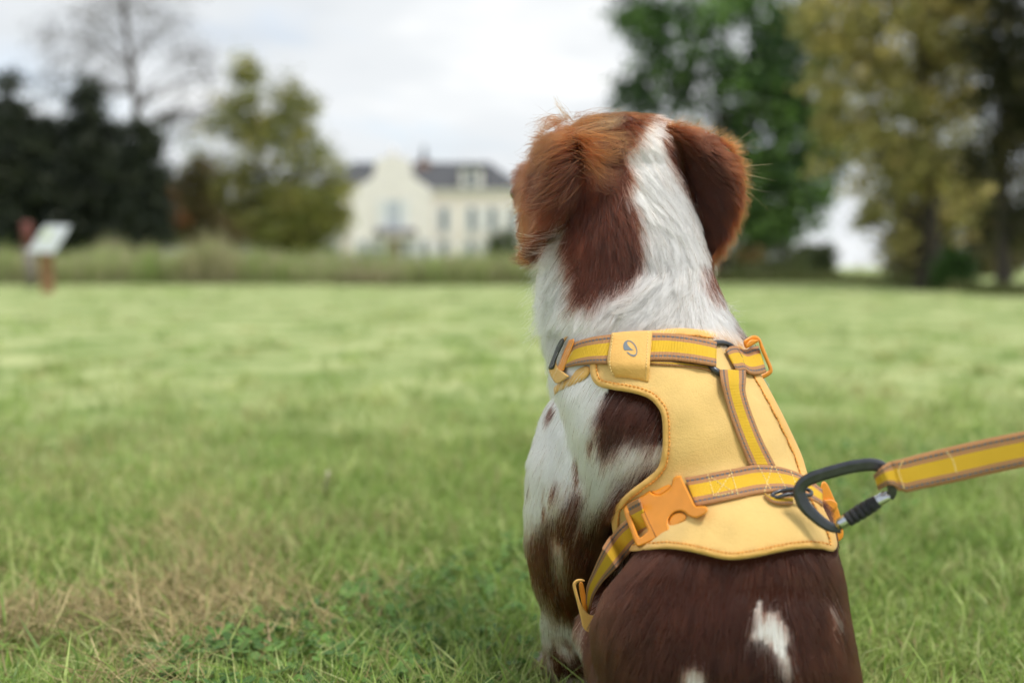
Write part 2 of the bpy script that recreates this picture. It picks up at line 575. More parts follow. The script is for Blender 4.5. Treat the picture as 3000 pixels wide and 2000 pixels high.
low = low * (1 - vio) + np.array([0.11, 0.12, 0.06]) * vio
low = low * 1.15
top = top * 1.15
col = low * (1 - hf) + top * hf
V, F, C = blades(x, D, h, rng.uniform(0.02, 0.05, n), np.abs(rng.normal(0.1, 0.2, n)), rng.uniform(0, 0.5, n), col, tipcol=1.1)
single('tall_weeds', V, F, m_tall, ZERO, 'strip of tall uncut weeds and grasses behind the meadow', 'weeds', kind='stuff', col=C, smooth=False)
n = 12000
px = rng.uniform(2050, 4700, n)
edge = 26.5 - sm(px, 2350, 3000) * 10
D = edge + rng.uniform(0, 2.2, n)
x = (px - 1500) / FPX * D
h = rng.uniform(0.10, 0.38, n) * D / 24
col = pick([(0.10, 0.12, 0.045), (0.14, 0.13, 0.06), (0.075, 0.10, 0.035), (0.17, 0.19, 0.07)], n)
V, F, C = blades(x, D, h, rng.uniform(0.015, 0.04, n), np.abs(rng.normal(0.15, 0.25, n)), rng.uniform(0, 0.6, n), col, tipcol=1.1)
single('rough_grass', V, F, m_tall, ZERO, 'low rough grass under the trees along the right edge of the meadow', 'grass', kind='stuff', col=C, smooth=False)

# ------------------------------------------------------------------ trees
m_leaf = leafy('tree_leaf', 0.3, 0.5, 0.3)
def bark(name, c):
    return plain(name, c, 0.9, var=0.35, scale=6.0, bump=0.6, bscale=30)
m_bark = bark('bark', (0.055, 0.045, 0.035))
m_bark2 = bark('bark_grey', (0.10, 0.085, 0.07))
def leaf_mesh(cen, size, cols, flat=0.0):
    n = len(cen)
    nrm = rng.normal(size=(n, 3))
    nrm[:, 2] = nrm[:, 2] * (1 + flat) + flat
    nrm /= np.linalg.norm(nrm, axis=1)[:, None]
    u = np.cross(nrm, rng.normal(size=(n, 3)))
    u /= np.linalg.norm(u, axis=1)[:, None]
    v = np.cross(nrm, u)
    L = size * rng.uniform(0.6, 1.3, n)
    u = u * L[:, None]
    v = v * (L * 0.55)[:, None]
    V = np.stack([cen - u, cen - v, cen + u, cen + v], 1).reshape(-1, 3)
    F = np.arange(4 * n).reshape(-1, 4)
    return V, F, np.repeat(cols, 4, 0)
def tree(name, label, base_px, D, base_py, trunk_path, trunk_r, blobs, leaf, clump, ncl, nlf, cols, group=None, bk=None, drop=0.0, cat='tree', gap=0.0, limb=0.35):
    """blobs: (px, py, rx px, ry px, share, depth shift m) give the crown's masses at the tree's own distance"""
    base = P(base_px, base_py, D)
    base[2] = ground_h(base[0], base[1]) - 0.05
    t = thing(name, base, label, cat, group)
    tp = spline([base] + [P(a, b, D + c) for a, b, c in trunk_path], 26)
    rr = np.linspace(trunk_r, trunk_r * 0.25, len(tp))
    rr[:3] *= (1.5, 1.25, 1.1)
    wood = [tube(tp, rr, 9)]
    tot = sum(bb[4] for bb in blobs)
    CV, CC = [], []
    for (bx, by, rx, ry, sh, dz) in blobs:
        c = P(bx, by, D + dz)
        RX, RY = rx * D / FPX, ry * D / FPX
        # limb from the trunk into the mass and a few boughs
        j = np.argmin(np.linalg.norm(tp - c + (0, 0, RY), axis=1) + 0.6 * np.maximum(0, tp[:, 2] - c[2]))
        s = tp[j]
        for q in range(3):
            e = c + rng.normal(size=3) * (RX * 0.45, RX * 0.45, RY * 0.45)
            mid = (s + e) / 2 + (0, 0, 0.12 * np.linalg.norm(e - s)) + rng.normal(size=3) * 0.1
            lp = spline([s, mid, e], 10)
            wood.append(tube(lp, np.linspace(max(0.015, rr[j] * limb), 0.012, 10), 6))
        m = max(3, int(ncl * sh / tot))
        g = rng.normal(size=(m, 3))
        g /= np.linalg.norm(g, axis=1)[:, None]
        g *= rng.uniform(0.15, 1.0, (m, 1)) ** 0.5
        cc = c + g * (RX, RX * 0.8, RY)
        if gap:
            k = snoise(cc, 2.2 * 3 / max(1.0, RX), 51) > gap - 0.6
            cc = cc[k]
            m = len(cc)
        lc = np.repeat(cc, nlf, 0) + rng.normal(size=(m * nlf, 3)) * clump * (1, 1, 0.75)
        lc[:, 2] -= drop * np.abs(rng.normal(size=len(lc)))
        tone = pick(cols, m)
        CV.append(lc)
        CC.append(np.repeat(tone, nlf, 0) * rng.uniform(0.75, 1.25, (m * nlf, 1)))
    V, F = join(wood)
    part('trunk', V, F, bk or m_bark, t)
    CV = np.concatenate(CV); CC = np.concatenate(CC)
    k = CV[:, 2] > 0.1
    V, F, C = leaf_mesh(CV[k], leaf, CC[k])
    part('crown', V, F, m_leaf, t, col=C, smooth=False)
    return t
GREEN_T = [(0.05, 0.10, 0.035), (0.08, 0.16, 0.045), (0.16, 0.28, 0.07), (0.035, 0.07, 0.03)]
OLIVE_T = [(0.48, 0.42, 0.15), (0.38, 0.35, 0.12), (0.26, 0.26, 0.09), (0.56, 0.47, 0.18)]
DARK_T = [(0.028, 0.038, 0.028), (0.038, 0.050, 0.032), (0.055, 0.068, 0.038)]
YEL_T = [(0.31, 0.32, 0.085), (0.23, 0.25, 0.07), (0.16, 0.19, 0.055), (0.39, 0.36, 0.11)]
tree('broadleaf_tree', 'big dark green broadleaf tree right behind the dog\'s head', 2113, 30, 838, [(2113, 600, 0), (2120, 350, 0), (2130, 0, 0), (2140, -350, 0)], 0.17,
     [(1880, 20, 70, 60, 1, 0), (1950, 100, 110, 110, 2, -1), (1960, 270, 110, 110, 1.6, 0), (2150, 100, 180, 180, 3.5, -1), (2250, 350, 160, 170, 4, 0), (2130, 540, 150, 130, 3, 0), (2290, 570, 130, 120, 3.4, 0), (2200, 660, 110, 60, 1.6, 0), (2390, 430, 90, 130, 2, 1), (2340, 180, 150, 200, 4, 1), (1835, 290, 40, 50, 0.35, 0), (2100, -200, 330, 180, 4, 0)],
     0.12, 0.30, 1150, 32, GREEN_T, 'trees on the right', gap=0.42)
tree('autumn_tree', 'yellowing olive tree with thick dark trunk at the far right', 2720, 21, 858, [(2722, 600, 0), (2715, 350, 0), (2690, 80, 0), (2680, -250, 0)], 0.21,
     [(2470, 230, 110, 170, 2.2, 0), (2620, 110, 190, 170, 4, 0), (2610, 390, 120, 170, 3, -0.5), (2545, 600, 50, 90, 1.3, 0), (2600, 700, 60, 60, .8, 0), (2680, 620, 60, 80, .9, .5), (2770, 680, 60, 80, .9, .5), (2760, 300, 120, 170, 3, 0.5), (2690, 500, 110, 80, 1.1, 0), (2800, 90, 130, 160, 3, 0), (2480, 40, 150, 110, 2.4, 0), (2700, -150, 260, 150, 4, 0), (2420, 420, 60, 90, 0.7, 1), (2830, 560, 70, 90, 0.6, 1)],
     0.08, 0.18, 1500, 26, OLIVE_T, 'trees on the right', gap=0.6)
tree('dark_tree', 'dark tree with slim trunk at the right edge of the photo', 2938, 19, 874, [(2940, 600, 0), (2950, 300, 0), (2960, 0, 0), (2960, -250, 0)], 0.13,
     [(2950, 120, 110, 160, 3, 0), (2890, 430, 70, 110, 1.2, 0), (3090, 300, 150, 260, 4, 0), (2980, 640, 70, 80, 0.8, 0), (2970, -120, 180, 120, 3, 0), (2950, 330, 80, 100, 1.3, 0)],
     0.08, 0.20, 800, 28, [(0.05, 0.05, 0.02), (0.035, 0.042, 0.018), (0.09, 0.08, 0.03), (0.025, 0.03, 0.015)], 'trees on the right', gap=0.7)  # leaf tints set darker than the neighbouring olive tree's
BACK_T = [(0.10, 0.11, 0.045), (0.14, 0.13, 0.055), (0.07, 0.08, 0.035), (0.19, 0.16, 0.07)]
tree('background_tree', 'olive tree further back filling the gap right of the thick trunk', 2840, 33, 815, [(2838, 700, 0), (2830, 560, 0), (2835, 380, 0)], 0.13,
     [(2780, 640, 80, 90, 1.4, 0), (2870, 560, 90, 100, 1.8, 0), (2960, 690, 90, 90, 2, 0), (2860, 770, 130, 45, 2.4, 0), (2800, 470, 80, 80, 1.2, 0), (3060, 600, 100, 160, 2, 0), (2900, 660, 70, 70, 1, 1)],
     0.09, 0.22, 950, 26, BACK_T, gap=0.42)
tree('background_tree', 'olive tree further back left of the thick trunk beside the bright gap', 2650, 36, 815, [(2652, 700, 0), (2650, 560, 0), (2645, 420, 0)], 0.13,
     [(2650, 560, 70, 80, 1.2, 0), (2625, 450, 70, 80, 1.2, 0), (2660, 700, 60, 70, 1, 0), (2690, 785, 90, 32, 1.4, 0), (2560, 640, 40, 60, .6, 0), (2700, 640, 50, 60, .8, 0)],
     0.09, 0.22, 560, 26, BACK_T, gap=0.4)
tree('hedge', 'low dark hedge under the big green tree beside the bright gap', 2290, 46, 812, [(2290, 760, 0), (2292, 700, 0)], 0.12,
     [(2290, 790, 150, 32, 2.5, 0), (2370, 765, 70, 45, 1.3, 0), (2180, 765, 70, 50, 1.4, 1), (2250, 700, 90, 50, 1, 0)],
     0.11, 0.28, 330, 26, [(0.07, 0.10, 0.035), (0.10, 0.125, 0.045), (0.13, 0.14, 0.06)], cat='hedge')
def shrub(name, label, px, D, blobs, leaf, clump, ncl, cols):
    tree(name, label, px, D, 830, [(px, blobs[0][1] + 10, 0), (px + 4, blobs[0][1] - 10, 0)], 0.035, blobs, leaf, clump, ncl, 24, cols, cat='shrub')
shrub('tan_shrub', 'tan autumn shrub low between the dog\'s right ear and the big green tree', 2190, 36, [(2190, 740, 38, 26, 1, 0)], 0.06, 0.13, 60, [(0.30, 0.20, 0.10), (0.24, 0.17, 0.08)])
shrub('green_shrub', 'bright green shrub at the foot of the thick dark trunk', 2800, 20, [(2800, 785, 50, 55, 1, 0), (2770, 815, 40, 35, .6, 0)], 0.05, 0.10, 110, [(0.06, 0.13, 0.03), (0.09, 0.17, 0.045)])
shrub('gap_shrub', 'small round shrub standing in the bright gap right of the green tree', 2415, 34, [(2412, 760, 32, 48, 1, 0)], 0.06, 0.13, 80, [(0.06, 0.08, 0.04), (0.09, 0.11, 0.05)])
tree('conifer', 'dark conifer at the left edge of the photo', 20, 36, 815, [(22, 500, 0), (24, 300, 0), (26, 215, 0)], 0.16,
     [(24, 250, 22, 60, 0.5, 0), (22, 370, 55, 90, 1.6, 0), (30, 500, 120, 120, 3.6, 0), (50, 630, 130, 120, 4, 0), (110, 400, 60, 80, 1.0, 1), (130, 520, 80, 90, 1.8, 1), (150, 660, 100, 90, 2, 1), (-70, 480, 130, 230, 5, 1), (70, 730, 110, 60, 2, 0)],
     0.12, 0.26, 1500, 34, DARK_T, 'dark conifers on the left', gap=0.55)
tree('conifer', 'dark conifer with a sharp top behind the white information board', 252, 38, 815, [(252, 500, 0), (254, 320, 0), (255, 225, 0)], 0.16,
     [(255, 265, 20, 60, 0.5, 0), (252, 360, 52, 70, 1.0, 0), (245, 470, 105, 70, 1.9, 0), (250, 580, 140, 90, 3.6, 0), (330, 420, 55, 70, 1.0, .5), (170, 420, 60, 70, 1.0, .5), (330, 520, 60, 80, 1.2, .5), (330, 640, 80, 90, 1.6, .5), (250, 680, 140, 80, 3.6, 0), (160, 600, 70, 60, 1.0, 1), (170, 720, 100, 60, 2, 1)],
     0.12, 0.26, 1500, 34, DARK_T, 'dark conifers on the left', gap=0.55)
tree('conifer', 'rounded dark conifer rightmost of the dark group', 420, 37, 815, [(420, 600, 0), (418, 480, 0), (418, 380, 0)], 0.15,
     [(415, 420, 35, 60, 0.8, 0), (412, 520, 62, 80, 2.2, 0), (415, 640, 75, 100, 3.4, 0), (350, 560, 50, 90, 1.4, 0.5), (380, 720, 90, 50, 1.8, 0)],
     0.13, 0.28, 800, 34, DARK_T, 'dark conifers on the left', gap=0.55)
tree('bare_tree', 'tall thin tree nearly bare of leaves above the dark conifers', 428, 48, 815, [(424, 560, 0), (400, 330, 0), (385, 180, 0), (368, 60, 0), (350, -150, 0)], 0.27,
     [(200, 130, 110, 90, 1, 0), (290, 40, 90, 80, 1, 0), (480, 90, 100, 90, 1, 0), (565, 210, 80, 90, 0.9, 0), (320, 230, 110, 70, 1, 0), (140, 250, 70, 60, 0.5, 0), (450, -40, 150, 70, 1, 0), (520, 330, 90, 70, 0.8, 0), (640, 330, 60, 60, 0.4, 0)],
     0.08, 0.36, 420, 14, [(0.10, 0.085, 0.07), (0.13, 0.115, 0.08), (0.08, 0.075, 0.07)], bk=m_bark2, limb=0.5)
tree('yellow_tree', 'yellow green autumn tree left of the pale house', 770, 45, 815, [(768, 650, 0), (760, 500, 0), (745, 350, 0), (722, 220, 0)], 0.2,
     [(716, 205, 42, 50, 0.9, 0), (715, 330, 90, 90, 2.2, 0), (855, 290, 75, 85, 1.5, 0), (800, 440, 130, 90, 2.4, 0), (950, 470, 65, 60, 0.9, 0), (690, 560, 110, 90, 2.6, 0), (850, 600, 140, 95, 5.5, 0), (930, 640, 90, 70, 2.6, 0), (600, 430, 60, 80, 0.6, 0), (740, 690, 190, 65, 5, 0), (640, 640, 90, 80, 2.5, 0), (860, 725, 120, 40, 3, 0), (600, 540, 70, 70, 1.2, 0), (830, 380, 90, 70, 1.4, 0), (990, 540, 40, 50, .7, 0), (985, 640, 30, 45, 0.5, 0)],
     0.11, 0.26, 1600, 26, YEL_T, gap=0.3)
tree('brown_tree', 'low brown leaved tree between the dark conifers and the yellow tree', 560, 42, 815, [(560, 700, 0), (558, 620, 0)], 0.1,
     [(560, 640, 90, 80, 2, 0), (620, 690, 100, 60, 2, 0), (510, 680, 60, 60, 1.4, 0), (540, 560, 60, 60, 1.0, 0), (590, 500, 50, 60, .6, 0)],
     0.08, 0.24, 420, 28, [(0.13, 0.09, 0.035), (0.10, 0.085, 0.03), (0.08, 0.075, 0.025)])
shrub('orange_shrub', 'small orange autumn shrub between the conifers and the yellow tree', 515, 38, [(520, 640, 24, 22, 1, 0), (486, 590, 26, 36, 1, 0)], 0.06, 0.12, 60, [(0.34, 0.14, 0.06), (0.26, 0.13, 0.05)])
shrub('round_bush', 'dark round bush against the house beside the dog\'s muzzle', 1478, 92, [(1478, 725, 52, 50, 1, 0), (1460, 760, 50, 28, .6, 0)], 0.14, 0.35, 170, [(0.05, 0.075, 0.025), (0.075, 0.10, 0.035)])

# ------------------------------------------------------------------ the house
HY = 114.0
def hx(px): return float(P(px, 800, HY)[0])
def hz(py): return float(P(1200, py, HY)[2])
m_stone = plain('house_limestone', (0.84, 0.755, 0.70), 0.9, var=0.08, scale=0.7)
m_stone2 = plain('house_pale_stone', (0.84, 0.795, 0.775), 0.9, var=0.06, scale=0.7)
m_slate = plain('house_slate', (0.07, 0.074, 0.084), 0.75, var=0.25, scale=1.2)
m_white = plain('white_joinery', (0.78, 0.79, 0.82), 0.5, var=0.03)
m_glass = plain('window_glass', (0.06, 0.075, 0.10), 0.12, var=0.1)
m_iron = plain('black_iron', (0.03, 0.03, 0.035), 0.5)
m_brick = plain('chimney_brick', (0.42, 0.27, 0.21), 0.9)
m_door = plain('oak_door', (0.20, 0.115, 0.07), 0.7)
house = thing('manor_house', (hx(1225), HY + 5, 0), 'pale stone manor house with slate roof behind the meadow', 'house')
x0, x1, ze, zr = hx(918), hx(1536), hz(563), hz(467)
V, F = box(x0, x1, HY, HY + 10, -0.2, ze)
part('wall', V, F, m_stone, house, smooth=False)
V, F = join([box(x0 - .25, x1 + .25, HY - .3, HY + 10.3, ze, ze + .35), box(x0 - .06, x1 + .06, HY - .08, HY + 0.0, hz(694), hz(686))])
part('cornice', V, F, m_stone2, house, smooth=False)
a, b_ = hx(1016), hx(1437)
V = [(x0 - .4, HY - .4, ze + .353), (x1 + .4, HY - .4, ze + .353), (x1 + .4, HY + 10.4, ze + .353), (x0 - .4, HY + 10.4, ze + .353), (a, HY + 5, zr), (b_, HY + 5, zr)]
F = [(0, 1, 5, 4), (1, 2, 5), (2, 3, 4, 5), (3, 0, 4), (3, 2, 1, 0)]
# the slope as seen must reach the ridge line at 5 m further back
V = [(p[0], p[1], p[2]) for p in V]
roof = part('roof', V, F, m_slate, house, smooth=False)
V, F = tube([(a, HY + 5, zr + .05), (b_, HY + 5, zr + .05)], 0.12, 6)
part('ridge', V, F, m_slate, roof)
# frontispiece gable with curved shoulders
g = [(1034, 800), (1034, 563), (1050, 548), (1075, 535), (1093, 524), (1102, 512), (1106, 495), (1106, 470), (1125, 466), (1156, 452), (1187, 466), (1206, 470), (1206, 495), (1211, 512), (1222, 524), (1240, 535), (1258, 548), (1268, 563), (1268, 800)]
gv = [(hx(p), HY - 0.9, max(-0.2, hz(q))) for p, q in g]
n = len(gv)
V = gv + [(p[0], HY + 1.2, p[2]) for p in gv]
F = [tuple(range(n)), tuple(range(2 * n - 1, n - 1, -1))] + [(i, i + n, (i + 1) % n + n, (i + 1) % n) for i in range(n)]
gable = part('gable', V, F, m_stone2, house, smooth=False)
V, F = ball((hx(1156), HY, hz(444)), (.28, .28, .55), 10, 8)
part('finial', V, F, m_stone2, gable)
V, F = box(hx(1218), hx(1250), HY + 4, HY + 5.6, zr - 2.2, hz(462))
ch = part('chimney', V, F, m_brick, roof, smooth=False)
V, F = join([box(hx(1216), hx(1252), HY + 3.9, HY + 5.7, hz(462), hz(458)), tube([(hx(1234), HY + 4.8, hz(458)), (hx(1234), HY + 4.8, hz(432)), (hx(1234), HY + 4.8, hz(412))], [.32, .26, .12], 8)])
part('chimney_pot', V, F, m_slate, ch)
# dormer
V, F = box(hx(1350), hx(1413), HY - 0.1, HY + 3.5, ze + .36, hz(494))
dm = part('dormer', V, F, m_stone2, roof, smooth=False)
dv = [(hx(1345), HY - .3, hz(494)), (hx(1418), HY - .3, hz(494)), (hx(1381), HY - .3, hz(478))]
V = dv + [(p[0], HY + 4.2, p[2]) for p in dv]
part('dormer_roof', V, [(0, 1, 2), (5, 4, 3), (0, 3, 4, 1), (1, 4, 5, 2), (2, 5, 3, 0)], m_slate, roof, smooth=False)
def window(xa, xb, ya, yb, face, shut=True, parent=house, name='window', glass=m_glass):
    X0, X1, Z0, Z1 = hx(xa), hx(xb), hz(yb), hz(ya)
    fr = [box(X0 - .12, X0, face - .09, face + .1, Z0 - .12, Z1 + .12), box(X1, X1 + .12, face - .09, face + .1, Z0 - .12, Z1 + .12), box(X0, X1, face - .088, face + .1, Z1, Z1 + .12), box(X0, X1, face - .088, face + .1, Z0 - .12, Z0)]
    xm = (X0 + X1) / 2
    zm = Z0 + (Z1 - Z0) * .62
    fr += [box(xm - .04, xm + .04, face - .08, face + .1, Z0, Z1), box(X0, xm - .04, face - .078, face + .1, zm - .03, zm + .03), box(xm + .04, X1, face - .078, face + .1, zm - .03, zm + .03)]
    V, F = join(fr)
    w = part(name, V, F, m_white, parent, smooth=False)
    if parent is house:
        V, F = box(X0, X1, face - .03, face + .05, Z0, Z1)
        part('pane', V, F, glass, w, smooth=False)
        V, F = box(X0 - .2, X1 + .2, face - .2, face + .0, Z0 - .26, Z0 - .13)
        part('sill', V, F, m_stone2, w, smooth=False)
        if shut:
            sw = (X1 - X0) * 0.62
            for s0 in (X0 - .15 - sw, X1 + .15):
                V, F = join([box(s0, s0 + sw, face - .07, face + .0, Z0 - .1, Z1 + .1), box(s0 + .08, s0 + sw - .08, face - .1, face - .07, Z0 + .05, zm), box(s0 + .08, s0 + sw - .08, face - .1, face - .07, zm + .1, Z1 - .05)])
                part('shutter', V, F, m_white, w, smooth=False)
    return w
m_skyglass = plain('window_glass_sky_tint', (0.50, 0.54, 0.62), 0.15, var=0.06)  # paler copy of the glass, reflected sky is put into its colour
for xa in (1292, 1374, 1433, 1495, 975, 926):
    window(xa, xa + 20, 608, 676, HY)
for xa in (1290, 1370, 1432, 1495, 960):
    window(xa, xa + 22, 706, 770, HY)
for xa in (1062, 1104, 1190, 1236):
    window(xa, xa + 18, 706, 768, HY - 0.9)
window(1138, 1176, 590, 672, HY - 0.9, True, glass=m_skyglass)
window(1366, 1397, 502, 548, HY - 0.1, False, parent=dm)
V, F = box(hx(1366), hx(1397), HY - .13, HY - .05, hz(548), hz(502))
part('dormer_pane', V, F, m_glass, roof, smooth=False)
V, F = box(hx(1144), hx(1176), HY - .98, HY - .85, 0, hz(704))
part('door', V, F, m_door, house, smooth=False)
# balcony with bowed black railing
th = np.linspace(0, math.pi, 17)
bx, bw = hx(1163), hx(1222) - hx(1163)
arc = np.stack([bx - bw * np.cos(th), HY - 0.9 - 1.3 * np.sin(th), np.full(17, hz(697))], -1)
V, F = loft([arc, arc + (0, 0, .18)])
bal = part('balcony', V, F, m_stone2, house, smooth=False)
rl = [tube(arc + (0, 0.06, .95), 0.05, 5), tube(arc + (0, 0.06, .3), 0.04, 5)]
for q in resample(arc, 46):
    rl.append(tube([q + (0, .06, .18), q + (0, .06, .95)], 0.035, 4))
V, F = join(rl)
part('railing', V, F, m_iron, bal)

# ------------------------------------------------------------------ information board and marker post
m_wood = plain('weathered_wood', (0.30, 0.16, 0.085), 0.85, var=0.25, scale=9)
m_panel = plain('printed_panel', (0.48, 0.52, 0.54), 0.3, var=0.05, scale=3)
m_print = plain('panel_print', (0.45, 0.52, 0.36), 0.3, var=0.25, scale=9)
bp = P(140, 856, 18.3); bp[2] = 0
brd = thing('information_board', bp, 'white slanted information board on a brown wooden post', 'sign')
c4 = np.array([P(80, 738, 18.05), P(158, 740, 18.05), P(206, 660, 18.42), P(132, 660, 18.42)])
nn = np.cross(c4[1] - c4[0], c4[3] - c4[0]); nn /= np.linalg.norm(nn)
V = np.concatenate([c4, c4 - nn * 0.03])
part('panel', V, [(0, 1, 2, 3), (7, 6, 5, 4), (0, 4, 5, 1), (1, 5, 6, 2), (2, 6, 7, 3), (3, 7, 4, 0)], m_panel, brd, smooth=False)
c0, eu, ev = c4[0] + nn * 0.004, c4[1] - c4[0], c4[3] - c4[0]
V, F = join([(np.array([c0 + eu * a + ev * d, c0 + eu * b2 + ev * d, c0 + eu * b2 + ev * f, c0 + eu * a + ev * f]), [(0, 1, 2, 3)]) for a, b2, d, f in ((.1, .45, .45, .85), (.55, .9, .6, .64), (.55, .9, .5, .54), (.55, .85, .4, .44), (.1, .9, .22, .26))])
part('print', V, F, m_print, brd, smooth=False)
pt = P(150, 742, 18.3)
V, F = join([box(bp[0] - .085, bp[0] + .085, 18.22, 18.38, -0.05, pt[2] + .13)])
part('post', V, F, m_wood, brd, smooth=False)
mp = P(92, 840, 23.0); mp[2] = 0
mk = thing('marker_post', mp, 'grey wooden marker post with a red top left of the information board', 'post')
zt, zm = P(82, 650, 23)[2], P(82, 722, 23)[2]
V, F = tube([(mp[0], 23, -.05), (mp[0] - .03, 23, zm)], .115, 10)
part('shaft', V, F, plain('grey_timber', (0.20, 0.17, 0.16), 0.9, var=0.2), mk)
V, F = tube([(mp[0] - .03, 23, zm), (mp[0] - .06, 23, zt - .05), (mp[0] - .06, 23, zt)], [.125, .125, .1], 10)
part('painted_cap', V, F, plain('red_paint', (0.17, 0.055, 0.05), 0.8), mk)

# ------------------------------------------------------------------ the dog: body
BDIR = np.array([0, -0.82, 0.57])
FDIR = np.array([0, 0.9, -0.43])
TH = np.linspace(0, 2 * math.pi, 40, endpoint=False)
def ring(pl, pr, py, dc, bb, bf, e=0.9, skew=0.0, bd=BDIR, fd=FDIR, pyr=None, dr=0.0):
    L, R = P(pl, py, dc), P(pr, pyr or py, dc + dr)
    c, a = (L + R) / 2, (R - L) / 2
    o = []
    for t in TH:
        s, k = math.sin(t), math.cos(t)
        s, k = math.copysign(abs(s) ** e, s), math.copysign(abs(k) ** e, k)
        o.append(c + a * (k + skew * max(s, 0)) + (bd * bb * s if s > 0 else fd * bf * -s))
    return np.array(o)
shells = []
# haunches and loin
shells.append(loft([ring(1800, 2500, 2230, 0.875, .085, .10), ring(1768, 2512, 2120, 0.875, .095, .12), ring(1754, 2504, 2000, 0.88, .098, .13), ring(1747, 2482, 1880, 0.89, .098, .13),
                    ring(1754, 2466, 1790, 0.90, .098, .13), ring(1790, 2454, 1720, 0.905, .097, .12), ring(1842, 2438, 1650, 0.915, .095, .11), ring(1880, 2426, 1580, 0.93, .092, .10), ring(1915, 2400, 1520, 0.945, .09, .09)]))
# ribs, chest and shoulders up to the neck
shells.append(loft([ring(1760, 2420, 1780, 1.03, .07, .08), ring(1730, 2436, 1660, 1.005, .095, .10), ring(1712, 2400, 1540, 0.99, .105, .12), ring(1700, 2325, 1430, 0.99, .105, .13),
                    ring(1668, 2280, 1310, 1.00, .105, .13), ring(1645, 2220, 1200, 1.02, .10, .12), ring(1632, 2168, 1100, 1.04, .082, .11), ring(1640, 2150, 1000, 1.062, .052, .10)]))
NB, NF = np.array([0, -1, 0.12]), np.array([0, 1, -0.1])
shells.append(loft([ring(1640, 2160, 1060, 1.05, .088, .10, bd=NB, fd=NF), ring(1630, 2128, 970, 1.058, .080, .09, bd=NB, fd=NF), ring(1624, 2092, 880, 1.065, .071, .08, bd=NB, fd=NF), ring(1622, 2070, 800, 1.07, .064, .075, bd=NB, fd=NF),
                    ring(1626, 2046, 720, 1.074, .061, .07, bd=NB, fd=NF), ring(1640, 2022, 640, 1.080, .058, .07, bd=NB, fd=NF), ring(1660, 2000, 570, 1.088, .056, .07, bd=NB, fd=NF), ring(1685, 1985, 510, 1.095, .055, .07, bd=NB, fd=NF), ring(1710, 1965, 450, 1.10, .051, .06, bd=NB, fd=NF), ring(1745, 1940, 400, 1.105, .043, .05, bd=NB, fd=NF), ring(1780, 1900, 365, 1.11, .03, .05, bd=NB, fd=NF)]))
# skull, brow, cheek and muzzle: the head looks away to the left
HC = P(1800, 486, 1.122)
YAW = math.radians(16)
hf = np.array([-math.sin(YAW), math.cos(YAW), -0.05]); hr = np.array([math.cos(YAW), math.sin(YAW), 0]); hu = np.array([0, 0, 1.0])
shells.append(ball(HC, [hr * .069, hf * .082, hu * .056]))
shells.append(ball(P(1850, 462, 1.108), [hr * .055, hf * .05, hu * .046]))
shells.append(ball(HC + hf * .06 - hr * .018 + hu * -.012, [hr * .052, hf * .05, hu * .043]))
shells.append(ball(P(1572, 575, 1.125), (.019, .03, .034)))
shells.append(ball(P(1600, 650, 1.10), (.028, .04, .034)))
for t_ in np.linspace(0, 1, 8):
    shells.append(ball(HC + hf * (.09 + .085 * t_) - hu * (.022 + .014 * t_), [hr * (.034 - .009 * t_), hf * .03, hu * (.033 - .008 * t_)], 14, 10))
NOSE = HC + hf * .205 - hu * .03
# ears: broad flaps with a rounded edge
def ear(rows, th_=0.006, cols=13):
    front, back = [], []
    R = []
    py = [r[0] for r in rows]
    rows = np.array(rows, float)
    rs = spline(rows, 22)
    for (y, xl, xr, dl, dm, dr, tilt) in rs:
        s = np.linspace(0, 1, cols)
        px = xl + (xr - xl) * s
        dd = dl * (1 - s) * (1 - 2 * s) + 4 * dm * s * (1 - s) - dr * s * (1 - 2 * s)
        R.append((px, y + tilt * (s - .5), dd, np.sqrt(np.clip(1 - (2 * s - 1) ** 2, 0.03, 1))))
    m = len(R)
    rings_ = []
    for i, (px, yy, dd, pr) in enumerate(R):
        k = 0.35 + 0.65 * math.sin(math.pi * min(1, max(0, (i + 1) / (m + 1)))) ** 0.4
        f = P(px, yy, dd - th_ * pr * k)
        b2 = P(px, yy, dd + th_ * pr * k)
        rings_.append(np.concatenate([f, b2[::-1]]))
    return loft(rings_), [(px, yy, dd) for (px, yy, dd, pr) in R]
EAR_L_ROWS = [(378, 1640, 1755, 1.085, 1.04, 1.05, 20), (410, 1590, 1750, 1.08, 1.028, 1.045, 18), (460, 1560, 1738, 1.08, 1.022, 1.045, 10), (520, 1540, 1722, 1.078, 1.020, 1.048, 0), (580, 1524, 1700, 1.076, 1.022, 1.05, 0),
              (640, 1524, 1650, 1.072, 1.026, 1.045, 0), (680, 1530, 1606, 1.066, 1.032, 1.05, 0), (715, 1522, 1586, 1.058, 1.036, 1.055, 0), (746, 1532, 1566, 1.054, 1.042, 1.055, 0)]
EAR_R_ROWS = [(368, 1925, 2030, 1.075, 1.068, 1.08, 20), (400, 1945, 2100, 1.075, 1.062, 1.07, 40), (450, 1972, 2150, 1.085, 1.066, 1.064, 40), (510, 1998, 2172, 1.09, 1.07, 1.06, 25), (570, 2016, 2172, 1.095, 1.074, 1.06, 10),
              (630, 2034, 2158, 1.098, 1.078, 1.064, 0), (690, 2050, 2132, 1.10, 1.082, 1.07, 0), (740, 2060, 2104, 1.10, 1.086, 1.078, 0), (776, 2068, 2086, 1.095, 1.088, 1.084, 0)]
(e_l, grid_l), (e_r, grid_r) = ear(EAR_L_ROWS), ear(EAR_R_ROWS)
shells += [e_l, e_r]
